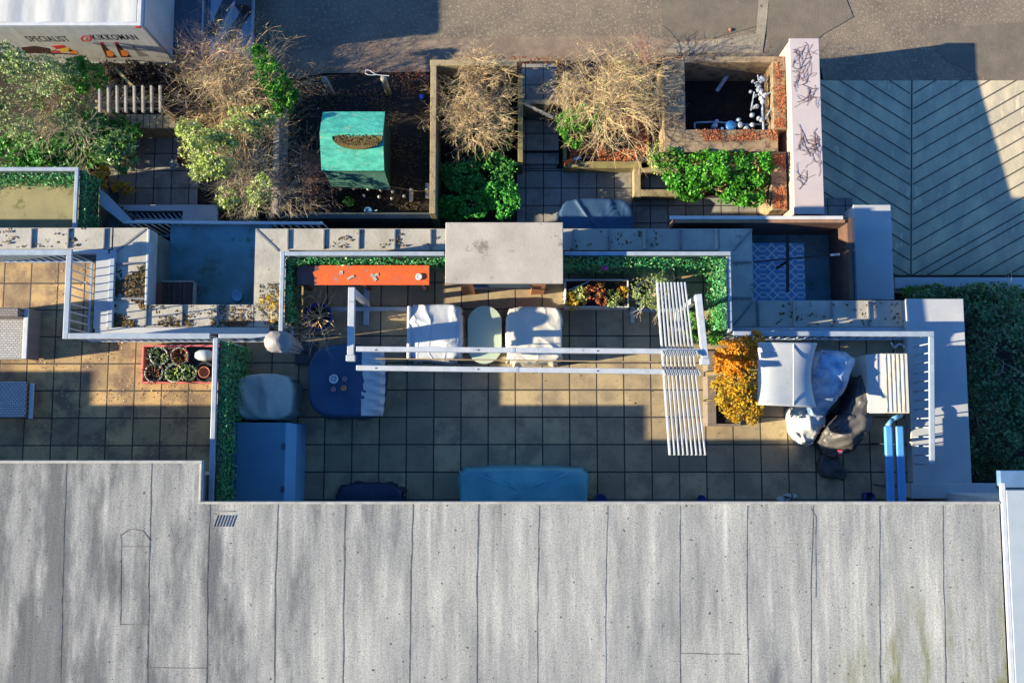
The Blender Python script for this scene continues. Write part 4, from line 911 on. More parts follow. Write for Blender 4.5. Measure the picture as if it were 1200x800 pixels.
# ------------------------------------------------------------------ left terrace furniture
x0 = at(-24,392,.4).x; x1 = at(32,392,.62).x; y1 = at(10,360,.85).y; y0 = at(10,421,.4).y
t = thing('rattan_armchair', 'white-topped rattan armchair at the left edge', 'armchair', ((x0+x1)/2,(y0+y1)/2,0))
MB().box(x0,y0+.02,.1,x1-.085,y1-.2,.38).build('seat_base', mRattanD, t); MB().box(x0,y0,.382,x1-.085,y1-.2,.46).build('seat', mRattan, t, bevel=.02)
MB().box(x0,y1-.198,.05,x1-.08,y1,.85).build('backrest', mRattanD, t, bevel=.03)
m_ = MB(); m_.box(x1-.08,y0,.05,x1,y1,.60); m_.build('arm', mRattanD, t, bevel=.01); MB().box(x1-.09,y0,.602,x1+.01,y1,.63).build('arm_rail', mWhite, t, bevel=.01)
x1 = at(30,468,.42).x; y1 = at(10,447,.42).y; y0 = at(10,489,.42).y
t = thing('rattan_table', 'low white rattan table below the armchair at the left edge', 'table', ((x0+x1)/2,(y0+y1)/2,0))
MB().box(x0,y0,.36,x1,y1,.42).build('table_top', mRattan, t, bevel=.015); m_ = MB(); m_.box(x1-.12,y0+.05,.05,x1-.05,y1-.05,.36); m_.build('side_panel', mRattanD, t)
MB().box(x1+.03,y0-.02,.30,x1+.12,y1-.03,.34).build('end_rail', mWhite, t, bevel=.01)
for y_ in (y0+.03,y1-.06): MB().box(x1-.045,y_-.03,0,x1+.0,y_+.03,.36).build('leg', mRattanD, t)
# red tray with its pots
q = RC(166,404,256,449,.22); tx1 = xDiv-.07
t = thing('tray', 'red-edged trough holding small pots against the divider', 'tray', ((q[0]+tx1)/2,q[1],0))
m_ = MB(); m_.box(q[0],q[1],0,tx1,q[1]+.04,.22); m_.box(q[0],q[3]-.04,0,tx1,q[3],.22); m_.box(q[0],q[1]+.041,0,q[0]+.04,q[3]-.041,.22); m_.box(tx1-.04,q[1]+.041,0,tx1,q[3]-.041,.22); m_.build('rim_board', mRed, t, bevel=.006)
MB().box(q[0]+.041,q[1]+.041,0.002,tx1-.041,q[3]-.041,.05).build('tray_base', mPotD, t)
sites = [(186,417,.2,'pale pot of succulents in the tray\'s top left corner'),(210,417,.19,'pale pot of ochre succulents second along the tray\'s upper row'),(180,437,.2,'pale pot of reddish succulents in the tray\'s lower left corner'),(204,437,.2,'pale pot of lime succulents in the tray\'s lower row'),(222,437,.15,'small pale pot of grey succulents between lime succulents and the dark pot')]
for i, (px,py,r,lb) in enumerate(sites):
    t, c_ = pot('succulent_pot', lb, px,py, r,.27, mPotW, z0=.052, group='small pots in the red tray', cat='potted plant')
    mb = MB()
    for _ in range(60):
        a_ = rnd.uniform(0,6.28); rr = r*1.05*rnd.random()**.6; L_ = rnd.uniform(.04,.1); p_ = Vector((c_.x+rr*math.cos(a_),c_.y+rr*math.sin(a_),.29))
        mb.tube(p_, p_+Vector((math.cos(a_)*L_*.7,math.sin(a_)*L_*.7,L_)), .014,.008,5)
    mb.build('foliage', (mLeafGrey, mLeafMix, leafmat('rusty_succulent',[(.35,.12,.06),(.2,.1,.06),(.15,.18,.08)]), mLeafLime, mLeafGrey)[i], t)
t, c_ = pot('stacked_pot', 'dark grey round pot with a terracotta pot inside, beside the divider', 240,436, .22,.26, mPotD, z0=.052, group='small pots in the red tray')
MB().lathe(c_,[(.10,.28),(.125,.36),(.11,.36),(.085,.29),(.02,.29)],24).build('inner_pot', mTerra, t, True)
c_ = at(238,416,.3); t = thing('ornament', 'crumpled white garden ornament in the tray\'s upper right corner', 'ornament', (c_.x,c_.y,.05))
drape(MB(),0,0,.1,.1,.1) if False else None
mb = MB(); drape(mb, c_.x, c_.y, .19,.12,.3,2.4,z0=.052,folds=5,amp=.03,crown=.06,n=40); mb.build('figure', mCoverW, t, True)

# ------------------------------------------------------------------ inside the light wells
q = RC(190,331,226,357,-.85); q = (xW0+.012,yWell+.01,q[2],q[3]); t = thing('wooden_landing', 'dark red-brown slatted timber landing at the left courtyard\'s lower corner', 'landing', ((q[0]+q[2])/2,q[1],WF))
for k in range(6):
    x_ = q[0]+k*(q[2]-q[0])/6; MB().box(x_,q[1],-.89-.01*(k%2),x_+(q[2]-q[0])/6-.02,q[3],-.85-.01*(k%2)).build('plank', mDeckBrown, t, bevel=.005)
m_ = MB(); m_.box(q[0],q[3]+.001,-.96,q[2],q[3]+.05,-.83); m_.box(q[2]+.001,q[1],-.96,q[2]+.05,q[3]-.001,-.83); m_.build('frame', mTimberGrey, t, bevel=.006)
m_ = MB(); m_.box(xW0+.004,q[1],-.845,xW0+.03,q[3]-.04,-.02); m_.build('side_panel', mMaroon, t)
for x_,y_ in ((q[2]-.05,q[3]-.06),(q[2]-.05,q[1]+.06),(q[0]+.06,q[3]-.06)): MB().box(x_-.04,y_-.04,WF+.002,x_+.04,y_+.04,-.91).build('post', mMaroon, t)
a = at(278,347,WF); tag(MB().lathe(a,[(.10,WF+.002),(.14,WF+.03),(.11,WF+.04),(.08,WF+.02),(.01,WF+.02)],24).build('drain_cover', mBlueLight, None, True), 'small round pale drain in the left courtyard floor', 'drain')
q = RC(868,285,943,356,WF); rg = MB(); rg.box(q[0],q[1],WF+.002,q[2],q[3],WF+.014); tag(rg.build('rug', mRug), 'blue and white geometric rug on the lower courtyard floor', 'rug')
t = thing('rotary_dryer', 'thin black cross-armed pole over the patterned rug', 'clothes dryer', (at(923,306,-.6).x,at(923,306,-.6).y,WF)); a = at(923,306,-.4)
MB().tube((a.x,a.y,WF+.015),(a.x,a.y,-.4),.03,.03,8).build('pole', mBlack, t)
m_ = MB(); m_.bar(at(923,275,-.4),at(923,342,-.4),.07,.03); m_.bar(at(883,307,-.43),at(972,299,-.43),.03,.03); m_.build('cross_arm', mBlack, t)
MB().bar(at(973,299,-.43),at(984,298,-.43),.05,.04).build('end_cap', mWhite, t)

# ================================================================== GARDENS
def post(name, label, cat, px, py, z, r, zb=-3.0, mat=mTimberGrey, group=None):
    a = at(px,py,z); t = thing(name, label, cat, (a.x,a.y,zb), group)
    MB().lathe(a,[(r,zb),(r,z-.03),(r*.85,z),(.005,z)],14).build('post_shaft', mat, t, True); MB().lathe(a,[(r*1.04,z-.14),(r*1.04,z-.10)],14).build('band', mTimber, t); return t
post('bollard', 'grey wooden bollard by the road above the turquoise shed roof\'s left side', 'bollard', 380,92.5,-1.9,.075, group='bollards at the road edge')
post('bollard', 'paler wooden bollard by the road with wire looped at its top', 'bollard', 449,91.5,-1.9,.075, group='bollards at the road edge')
w_ = [at(x,y,-1.85) for x,y in ((456,89),(448,88.5),(440,87.5),(434,83),(429,82),(428,86),(432,88),(440,88))]
tag(MB().path(w_,.012,5).build('wire', mWhite), 'thin pale wire looped over the right-hand bollard', 'wire')
def cubes(name, label, cat, items, mat, z, zb=-3.02, group=None, bev=.01, part='board'):
    """planks seen from above: list of (x0,y0,x1,y1) pixel rectangles at height z"""
    Q = [RC(*r, z) for r in items]; t = thing(name, label, cat, ((Q[0][0]+Q[0][2])/2,(Q[0][1]+Q[0][3])/2,zb), group)
    for i, q in enumerate(Q): MB().box(q[0],q[1],zb,q[2],q[3],z-.002*i).build(part, mat, t, bevel=bev)
    return t
cubes('timber_fence', 'L-shaped tan timber fence round the pale bare tree', 'fence', [(504,77,511,250),(504,70,606,77)], mTimber, -1.5, part='fence_panel')
cubes('timber_fence', 'weathered timber fence on the stepped path\'s left side', 'fence', [(607,86,613,190)], mTimberGreen, -1.9, part='fence_panel')
cubes('timber_fence', 'grey-brown timber fence left of the turquoise-roofed shed', 'fence', [(320,108,327,250)], mTimberGrey, -2.1, part='fence_panel')
cubes('garden_gate', 'small timber gate frame at the top of the stepped path', 'gate', [(660,84,666,134),(613,117,661,122)], mTimber, -2.0, part='gate_board')
a, b = at(615,122,-1.95), at(648,138,-1.95); t = tag(MB().bar(a,b,.05,.1).build('timber_brace', mTimberGrey), 'loose diagonal timber leaning from the path fence to the gate', 'timber')
for i, (y0_,y1_,z_) in enumerate(((142,177,-2.75),(179,192,-2.87))):
    q = RC(612,y0_,655,y1_,z_); struct(MB().box(q[0],q[1],-3.02,q[2],q[3],z_).build('garden_step', mPaveG, None, bevel=.01))
# open slatted arbour
t = thing('arbour', 'open slatted timber arbour above the garden steps at upper left', 'arbour', (at(155,118,-1.1).x,at(155,118,-1.1).y,-3))
for k in range(8):
    x_ = 117+k*10.1; a, b = at(x_,101+(0 if k else 4),-1.1), at(x_+.4,132,-1.1); MB().bar(a,b,.05,.09).build('slat', mTimberGrey, t, bevel=.006)
for y_ in (119,127): a, b = at(112,y_,-1.18), at(192,y_+1,-1.18); MB().bar(a,b,.05,.06).build('cross_beam', mTimber, t)
for x_,y_ in ((116,124),(188,124)): a = at(x_,y_,-1.2); MB().box(a.x-.045,a.y-.045,-3.02,a.x+.045,a.y+.045,-1.22).build('post', mTimber, t)
a, b = at(135,80,-1.3), at(157,103,-1.3); MB().bar(a,b,.06,.06).build('brace', mTimberGreen, t)
q = RC(138,134,206,150,-2.2); t = thing('timber_fence', 'sunlit boarded fence panel just below the arbour', 'fence', (q[0],q[1],-3))
for k in range(9):
    x_ = q[0]+k*(q[2]-q[0])/9; MB().box(x_,q[1],-3.02,x_+(q[2]-q[0])/9-.015,q[3],-2.2-.01*(k%2)).build('board', mTimber, t, bevel=.005)
# turquoise roofed shed
SZ, SE = -1.2, -1.5
t = thing('shed', 'small shed with a torn turquoise felt roof', 'shed', (at(418,170,-1.3).x,at(418,170,-1.3).y,-3))
ctr = {k: at(x,y,z) for k,(x,y,z) in dict(a=(378,131,SE),b=(451,131,SE),c=(451.5,156,SZ),d=(377.5,156,SZ),e=(376,200,SE),f=(454,200,SE)).items()}
def plane(pts, th, up=0): 
    m_ = MB(); P = [Vector(x) for x in pts]; m_.add([x+Vector((0,0,up)) for x in P]+[x-Vector((0,0,th)) for x in P],[(3,2,1,0),(4,5,6,7),(0,1,5,4),(1,2,6,5),(2,3,7,6),(3,0,4,7)]); return m_
ctr['d'].x = ctr['a'].x; ctr['c'].x = ctr['b'].x; ctr['e'].x = ctr['a'].x; ctr['f'].x = ctr['b'].x
plane([ctr['a'],ctr['b'],ctr['c'],ctr['d']],.05).build('roof_slope', mGreenFelt, t)
plane([ctr['d'],ctr['c'],ctr['f'],ctr['e']],.05).build('roof_slope', mGreenFelt, t)
c_ = at(418,160,SZ); m_ = MB(); vv = [c_+Vector((.60*math.cos(k*.26)+.03*rnd.random(), .27*math.sin(k*.26)*(1 if math.sin(k*.26)<0 else .25)-.02, .02-.09*abs(math.sin(k*.26)))) for k in range(24)]
m_.add([v+Vector((0,0,.03)) for v in vv],[tuple(range(24))]); m_.add([v-Vector((0,0,.04)) for v in vv],[tuple(reversed(range(24)))]); m_.f += [(k,24+k if False else 47-0 if False else k, k) for k in range(0)]
m_.build('moss_patch', mMoss, t)
mb = MB(); 
for _ in range(260): leaf(mb, c_+Vector((rnd.uniform(-.5,.5),rnd.uniform(-.22,.03),.04)), .05, (0,0,2))
mb.build('leaf_debris', mLeafBrown, t)
m_ = MB(); m_.box(ctr['e'].x+.1,ctr['e'].y-.02,-3.02,ctr['f'].x-.04,ctr['a'].y-.06,SE-.06); m_.build('wall', mGreenDark, t)
m_ = MB(); m_.add([ctr['e']+Vector((.05,.0,-.06)),ctr['f']+Vector((0,0,-.06)),ctr['f']+Vector((.1,-.35,-.5)),ctr['e']+Vector((.15,-.25,-.5))],[(0,3,2,1)]); solid(m_.build('felt_flap', M('grey_green_felt',(.05,.16,.11),(.03,.10,.08),4,.8,.5,8), t),.01)
# string of lanterns, toys near the shed
t = thing('light_string', 'string of small pale lanterns hung between shed and fence', 'string lights', (at(450,224,-2.4).x,at(450,224,-2.4).y,-2.5))
sp_ = [at(385+k*12,218+2.5*math.sin(k*.9)+k*.4,-2.3) for k in range(11)]; MB().path(sp_,.006,4).build('cord', mRope, t)
lanx = [(399,221),(414,220),(422,219),(431,221),(446,222),(460,224),(426,229),(444,230),(459,232),(473,229),(482,226),(500,224)]
pr = None
for px,py in lanx:
    a = at(px,py,-2.35)
    if pr is None: pr = MB().lathe(a,[(.005,-2.5),(.035,-2.46),(.04,-2.38),(.02,-2.33),(.005,-2.33)],10).build('lantern', mPotW, t, True); pa = a
    else: c2 = pr.copy(); C.objects.link(c2); c2.parent = t; c2.location = (a.x-pa.x,a.y-pa.y,0)
for i, (x0_,y0_,x1_,y1_) in enumerate(((498,214,504,232),(479,220,484,236))):
    q = RC(x0_,y0_,x1_,y1_,-2.9); tag(MB().box(q[0],q[1],-3.02,q[2],q[3],-2.92+.02*i).build('stone', mPotW, None, bevel=.04), ('pale upright stone slab against the timber fence','smaller pale stone left of the fence-side slab')[i], 'stone', 'pale edging stones')
shrub('potted_plant', 'bright green little plant below the shed', [(409,237,-2.6,.13,.12,.12)], 260, .05, mLeafBright, cat='plant')
q = RC(426,244,437,249,-2.8); t = thing('watering_can', 'small pale blue watering can below the shed', 'watering can', (q[0],q[1],-3)); MB().lathe(((q[0]+q[2])/2,(q[1]+q[3])/2),[(.09,-2.999),(.10,-2.8),(.08,-2.79),(.05,-2.82)],16).build('body', mBlueLight, t, True); MB().tube(((q[0]+q[2])/2,(q[1]+q[3])/2,-2.95),(q[2]+.12,(q[1]+q[3])/2,-2.78),.02,.012).build('spout', mBlueLight, t)
a = at(494,113,-2.9); tag(MB().lathe(a,[(.05,-3.0),(.07,-2.93),(.04,-2.9),(.005,-2.9)],8).build('ball', M('cobalt_plastic',(.02,.08,.7),None,4,.4), None, True), 'tiny cobalt blue ball on the dark soil by the timber fence', 'ball')
# low dark kerb wall above the terrace edge
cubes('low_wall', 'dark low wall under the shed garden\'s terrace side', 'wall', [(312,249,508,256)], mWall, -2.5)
# timber bed around the leaf litter, orange tool
cubes('raised_bed', 'mossy timber-edged bed full of rusty fallen leaves', 'raised bed', [(661,189,752,197),(660,150,664,189)], mTimberGreen, -2.55, part='bed_board')
q = RC(664,128,790,189,-2.6); struct(MB().box(q[0],q[1],-3.02,q[2],q[3],-2.62).build('bed_soil', mSoil))
cubes('raised_bed', 'small square timber bed corner beside the bright clipped hedge', 'raised bed', [(743,196,751,232),(751,222,795,230),(751,196,795,202)], mTimber, -2.6, part='bed_board')
a = at(667,189,-2.45); t = thing('hand_brush', 'orange-handled brush lying on the bed edge', 'brush', (a.x,a.y,-2.5)); MB().bar(at(661,191,-2.48),at(672,187.5,-2.48),.10,.05).build('handle', mInkOrange if False else M('orange_plastic',(.75,.12,.02),None,5,.5), t, bevel=.012); MB().bar(at(672.5,187,-2.48),at(681,184.5,-2.48),.07,.04).build('head', mWhite, t, bevel=.01); MB().bar(at(681,185,-2.5),at(700,184,-2.5),.03,.03).build('rod', mBlack, t)
# meter enclosure
t = cubes('meter_enclosure', 'thick weathered timber enclosure around the pipework pit', 'enclosure', [(778,70,803,166),(778,166,912,178),(803,152,912,166),(906,66,921,152),(904,178,922,246),(800,66,905,73)], M('brown_wall_timber', (.36,.26,.15), (.22,.15,.09), 3, .85, .4, 22, dirt=(.10,.06,.035), dirt_amt=.54, dscale=6, grain=.3), -1.75, part='timber_wall')
t2 = thing('gas_meter', 'grey pipes with round blue meter in the dark pit', 'gas meter', (at(858,147,-2.2).x,at(858,147,-2.2).y,-3))
zz = -2.2; ln = [at(x,y,zz) for x,y in ((814,153),(814,144),(838,143),(870,146),(900,146))]; MB().path(ln,.022,8).build('pipe', mPipe, t2, True)
c_ = at(857,147,-2.1); MB().lathe(c_,[(.11,-2.35),(.14,-2.25),(.13,-2.12),(.08,-2.1),(.005,-2.1)],22).build('gauge', mGauge, t2, True)
for (px,py,r) in ((838,147,.07),(846,151,.05),(868,146,.07),(875,150,.06),(840,142,.05),(882,146,.06),(866,140,.05)): a = at(px,py,-2.12); MB().lathe(a,[(r,-2.3),(r*1.1,-2.2),(r,-2.12),(r*.5,-2.1),(.005,-2.1)],10).build('valve', mPipe, t2, True)
m_ = MB(); m_.bar(at(836,150,-2.2),at(836,156,-2.2),.04,.04); m_.bar(at(861,150,-2.2),at(861,157,-2.2),.04,.04); m_.build('bracket', mPipe, t2)
t3 = thing('pipe_manifold', 'tall cluster of white valves and pipes in the pit\'s right corner', 'pipework', (at(890,125,-2).x,at(890,125,-2).y,-3))
MB().tube(at(895,154,-2.0),at(893,118,-2.0),.03,.03,8).build('pipe', mPipe, t3); MB().tube(at(893,118,-2),at(888,88,-2),.02,.02,8).build('pipe', mWhite, t3)
for k in range(22):
    a = at(886+rnd.uniform(-6,12),rnd.uniform(90,140),-1.95); r = rnd.uniform(.03,.065); m_ = MB()
    m_.lathe((a.x,a.y),[(r,a.z-.1),(r*1.2,a.z-.05),(r,a.z),(.005,a.z+.01)],8); m_.build('valve', mPipe if k%3 else mWhite, t3, True)
for a_, b_ in (((880,130),(884,108)),((897,140),(905,125)),((884,98),(895,92)),((896,112),(904,108))): MB().tube(at(*a_,-1.95),at(*b_,-1.95),.018,.018,6).build('pipe', mPipe, t3)
a, b = at(840,107,-2.7), at(853,88,-2.7); tag(MB().bar(a,b,.09,.04).build('plank', mPipe), 'short grey plank lying in the dark pit', 'plank')

# ------------------------------------------------------------------ shrubs and trees
bare('bare_shrub', 'big tan leafless shrub beside the lorry\'s rear corner', 258,96,-1.0,1.0,mTwigTan,n=30,L=.80,depth=4,k=3,r=.014,sp=.5,stretch=(1.15,.7),bias=(.0,.0,.85),leaves=(1700,.045,mLeafLime))
bare('bare_shrub', 'reddish wispy twigs rising behind the tan shrub toward the blue flatbed', 232,66,-.7,.8,mTwigPink,n=18,L=.62,depth=3,k=3,r=.014,sp=.45,stretch=(1.3,.8),bias=(.05,.25,.5))
shrub('yellow_green_shrub', 'lime variegated shrub below the tan leafless shrub', [(232,168,-1.2,.45,.5,.5),(255,180,-1.1,.6,.55,.5),(280,158,-1.2,.6,.35,.5),(300,140,-1.3,.5,.3,.5),(240,195,-1.2,.45,.35,.5),(305,225,-1.2,.3,.4,.35),(268,232,-1.5,.3,.25,.3)], 6000, .075, mLeafLime)
bare('bare_shrub', 'grey-brown leafless shrub spreading over the fence beside the lime shrub', 285,200,-1.0,1.0,mTwigGrey,n=24,L=.66,depth=4,k=3,r=.013,sp=.45,stretch=(1.3,.8),bias=(.0,-.05,.95))
bare('bare_shrub', 'pinkish bare shrub on the shed side of the grey-brown fence', 345,195,-1.4,.8,mTwigPink,n=18,L=.46,depth=4,k=3,r=.012,sp=.5,stretch=(.8,1.2),bias=(.05,0,.4))
shrub('bright_green_shrub', 'vivid green bush beside the blue flatbed', [(308,72,-1.6,.25,.35,.3),(320,92,-1.5,.38,.42,.4),(333,110,-1.7,.32,.40,.4),(332,128,-2.0,.25,.25,.3)], 3400, .085, mLeafBright)
shrub('evergreen_shrub', 'mottled grey-green hedge below the printed lorry side', [(15,100,-1.3,.8,.8,.8),(50,95,-1.2,.8,.55,.8),(20,140,-1.6,.8,.6,.6),(75,88,-1.4,.5,.4,.6),(70,125,-1.7,.6,.5,.5)], 5200, .07, mLeafGrey)
shrub('evergreen_shrub', 'near-black foliage added for the shade in the gap between the lorry and the arbour', [(150,84,-2.5,.6,.22,.3),(178,88,-2.5,.4,.25,.3),(128,84,-2.5,.4,.25,.3),(165,100,-2.7,.7,.3,.2)], 2600, .08, mTwigDark if False else leafmat('gap_shade_leaves',[(.03,.02,.02),(.05,.03,.03),(.02,.03,.015)]))  # near-black leaves added to paint the shade beside the lorry
bare('bare_shrub', 'sprawling pale leafless branches over the mottled hedge', 50,108,-.7,1.0,mTwigGrey,n=34,L=.62,depth=4,k=3,r=.016,sp=.55,stretch=(1.4,1.0),bias=(-.05,0,.3))
shrub('bright_green_shrub', 'bright green bush between the mottled hedge and the arbour', [(107,92,-1.6,.42,.42,.4),(95,82,-1.6,.35,.28,.4)], 2000, .07, mLeafBright)
shrub('laurel_bush', 'glossy laurel bush above the mossy balcony\'s corner', [(120,178,-1.9,.35,.28,.35),(140,175,-1.8,.45,.40,.4),(148,190,-1.9,.32,.30,.35)], 2200, .10, mLeafGlossy)
shrub('evergreen_shrub', 'dark green shrub mass left of the glossy laurel', [(65,178,-2.3,.5,.35,.4),(95,172,-2.3,.5,.35,.4),(120,155,-2.4,.8,.4,.4),(150,160,-2.4,.4,.4,.4),(90,186,-2.4,.9,.3,.3),(30,180,-2.5,.9,.45,.3),(110,140,-2.5,.8,.5,.4)], 7500, .10, mLeafDark)
shrub('yellow_green_shrub', 'small yellow-green plant at the balcony corner', [(121,208,-2.2,.22,.25,.25),(145,221,-2.6,.3,.14,.2)], 500, .09, mLeafYellow)
shrub('grey_leaf_plant', 'silvery low plant by the terracotta ring on the small patio', [(215,150,-2.4,.2,.2,.2),(213,158,-2.5,.15,.2,.2)], 380, .06, mLeafGrey)
t, c_ = pot('terracotta_pot', 'orange-rimmed terracotta pot on the small upper-left patio', 213,187,.15,.3,mTerra,z0=-2.98)
c_ = at(205,193,-2.7); mb = MB(); blob_leaves(mb,c_,(.12,.12,.1),120,.07); tag(mb.build('silver_plant', leafmat('silver_leaves',[(.5,.55,.55),(.35,.4,.4)],.1)), 'small silvery rosette plant beside the terracotta pot', 'plant')
cubes('raised_bed', 'thin timber edging behind the terracotta pot', 'raised bed', [(208,158,211,185)], mTimber, -2.6, part='bed_board')
bare('bare_tree', 'pale bare tree with dense twigs inside the L-shaped fence', 556,125,-1.3,1.0,mTwigGold,n=26,L=.44,depth=4,k=3,r=.014,sp=.55,stretch=(.9,.9),bias=(0,.0,.25),cat='tree',trunk=.05,leaves=(350,.04,mLeafLime))
bare('bare_tree', 'upper crown of golden twigs reaching over the L-shaped fence to the road', 557,74,-.9,.9,mTwigGold,n=18,L=.34,depth=4,k=3,r=.013,sp=.55,stretch=(1.2,.7),bias=(0,.15,.35),cat='tree',trunk=.045)
shrub('evergreen_shrub', 'dark evergreen underplanting inside the L-shaped fence', [(530,110,-2.4,.3,.7,.35),(540,205,-2.4,.5,.45,.35),(575,200,-2.3,.6,.5,.4),(590,150,-2.5,.3,.6,.3),(555,165,-2.6,.5,.3,.3)], 4600, .10, mLeafDark)
shrub('fern', 'feathery dark green fern next to the concrete-topped block', [(553,240,-2.4,.5,.35,.35),(590,232,-2.3,.4,.55,.4),(530,245,-2.5,.4,.3,.3)], 3200, .08, leafmat('fern_green',[(.08,.46,.05),(.04,.26,.03),(.14,.55,.08)]))
bare('bare_tree', 'largest golden bare tree leaning out over the road edge', 722,104,-1.0,1.0,mTwigGold,n=34,L=.60,depth=4,k=3,r=.013,sp=.55,stretch=(1.2,1.0),bias=(0,.12,.35),cat='tree',trunk=.06,leaves=(1300,.045,mLeafLime))
bare('bare_shrub', 'upright reddish twigs above the biggest golden tree', 775,58,-1.0,.7,mTwigPink,n=9,L=.48,depth=3,k=3,r=.012,sp=.4,stretch=(.8,1.2),bias=(0,.35,.4))
bare('bare_shrub', 'dark red-brown twigs between the gate and the biggest golden tree', 690,105,-1.5,.9,mTwigPink,n=10,L=.48,depth=4,k=3,r=.012,sp=.5,stretch=(1.3,.8),bias=(-.1,0,.35))
shrub('bright_green_shrub', 'bright green bush beside the rusty leaf bed', [(663,146,-1.9,.25,.32,.3),(682,142,-1.8,.35,.32,.35),(672,162,-2.1,.25,.25,.3)], 1900, .085, mLeafBright)
shrub('grey_leaf_plant', 'pale grey-green plant between the bright bush and the biggest golden tree', [(697,140,-1.8,.28,.32,.3)], 600, .07, mLeafGrey)
shrub('clipped_hedge', 'vivid green rounded hedge below the timber enclosure', [(785,188,-2.0,.45,.25,.35),(800,210,-1.95,.45,.42,.4),(828,200,-1.85,.5,.5,.45),(858,198,-1.85,.5,.45,.45),(885,200,-1.8,.42,.42,.45),(850,222,-1.95,.4,.35,.4),(876,228,-1.9,.42,.36,.4),(900,190,-2.0,.22,.25,.3),(806,226,-2.1,.35,.25,.3)], 8500, .085, mLeafHedgeB, cat='hedge')
shrub('creeper', 'yellow-green creeper sprays at the hedge\'s left end', [(775,190,-1.9,.35,.35,.25),(765,175,-1.9,.2,.25,.2)], 520, .06, mLeafLime, cat='creeper')
shrub('conifer', 'dark blue-green conifer mass in the lower right garden', [(1100,352,-2.0,.8,.35,.5),(1150,360,-1.8,1.0,.6,.6),(1180,420,-1.6,1.1,1.2,.8),(1160,490,-1.5,.9,1.0,.8),(1200,520,-1.4,.9,.8,.7),(1150,530,-1.9,.6,.6,.6),(1220,460,-1.5,1,1,.7)], 14000, .10, mConifer, cat='conifer')
shrub('evergreen_shrub', 'mid-green shrub along the ramp\'s lower coping', [(1090,344,-2.2,.8,.22,.4),(1130,346,-2.1,.7,.28,.4),(1170,350,-2.2,.6,.3,.4)], 2600, .07, leafmat('moss_green_leaves',[(.12,.30,.03),(.06,.18,.02),(.20,.38,.06)]))
bare('bare_tree', 'grey leafless branches across the dark conifer at the right edge', 1196,395,-.9,1.0,mTwigGrey,n=7,L=.62,depth=3,k=2,r=.016,sp=.4,stretch=(1,1.1),bias=(-.55,.1,.1),cat='tree',trunk=.06)
bare('bare_shrub', 'small pale leafless plant at the left courtyard railing\'s end', 385,250,-2.2,.5,mTwigGrey,n=9,L=.22,depth=2,k=2,r=.008,sp=.4,stretch=(1.2,.5),bias=(0,.5,.3))
shrub('evergreen_shrub', 'dark green creeping shrub beneath the lime shrub', [(272,240,-2.5,.4,.2,.3),(300,246,-2.6,.3,.15,.2)], 700, .06, mLeafDark)
# creeper and leaves on the ledge corner
bare('creeper', 'leafy creeper clump on the ledge corner left of the blue pot', 316,362,.35,.8,mTwigTan,n=7,L=.18,depth=3,k=2,r=.008,sp=.55,stretch=(.8,1.1),bias=(0,0,.3),ground=.1,cat='creeper',leaves=(160,.07,mLeafYellow))

# leaf litter and soil debris (nobody could count it)
litter('fallen_leaves', mLeafRed, [(668,150,760,188,-2.61),(664,130,790,150,-2.61)], 5200, .055)
litter('fallen_leaves', mLeafRed, [(804,152,910,165,-1.74),(908,68,919,150,-1.74),(906,180,920,245,-1.74)], 2600, .05)
litter('fallen_leaves', mLeafBrown, [(330,96,505,250,-3.02)], 4200, .06)
litter('fallen_leaves', mLeafRed, [(330,80,505,112,-3.0),(560,66,800,82,-3.0)], 1800, .045)
litter('fallen_leaves', mLeafBrown, [(133,312,170,382,.1)], 900, .10)
litter('fallen_leaves', mLeafBrown, [(172,358,296,382,.1),(305,330,328,382,.1)], 700, .06)
litter('fallen_leaves', mLeafBrown, [(172,376,296,382,.1),(134,370,172,382,.1)], 500, .07)
litter('fallen_leaves', mLeafBrown, [(380,270,520,290,.1),(665,270,770,292,.1),(0,268,100,290,.1),(880,354,1060,380,.1)], 340, .07)
litter('dark_soil_debris', leafmat('pale_debris',[(.25,.22,.19),(.10,.08,.07),(.05,.04,.04)],0,.9), [(330,96,505,250,-3.02),(515,80,600,120,-3.02)], 1500, .035)
litter('leaf_crumbs', leafmat('leaf_crumb_mix',[(.65,.50,.32),(.16,.07,.04),(.45,.2,.08),(.6,.45,.3)],0,.9), [(40,415,246,535,0),(60,310,112,420,0),(60,398,160,430,0)], 1500, .034, .004)
litter('leaf_crumbs', mLeafBrown, [(480,430,1030,575,0),(345,350,480,575,0),(820,500,1030,580,0)], 420, .032, .004)

# ================================================================== VEHICLES
# box lorry
TZ = -.55
Ys = at(90,29.5,TZ).y; Xr = at(165,20,TZ).x; TBt = -2.86
t = thing('box_lorry', 'white box lorry with printed food advertising on its side', 'lorry', (Xr-3,Ys+1,-3))
MB().box(-18,Ys,TBt,Xr,Ys+2.4,TZ).build('cargo_box', mTruck, t, bevel=.02)
m_ = MB(); m_.box(-18,Ys-.015,TZ-.10,Xr+.015,Ys+.06,TZ+.02); m_.box(Xr-.08,Ys+.0605,TZ-.1,Xr+.02,Ys+2.4,TZ+.03); m_.build('roof_rail', mWhite, t, bevel=.01)
MB().box(Xr+.002,Ys+.03,TBt,Xr+.05,Ys+2.37,TZ-.101).build('rear_door', mCap, t)
MB().box(Xr-.14,Ys-.035,TZ-.1,Xr-.02,Ys-.016,TZ-.02).build('marker_light', mInkRed, t, bevel=.006)
MB().box(-18,Ys+.3,-2.93,Xr-.25,Ys+2.1,TBt-.002).build('chassis', mDarkMetal, t)
MB().box(-18,Ys-.012,TBt,Xr,Ys-.001,TBt+.07).build('lower_rail', mCap, t)
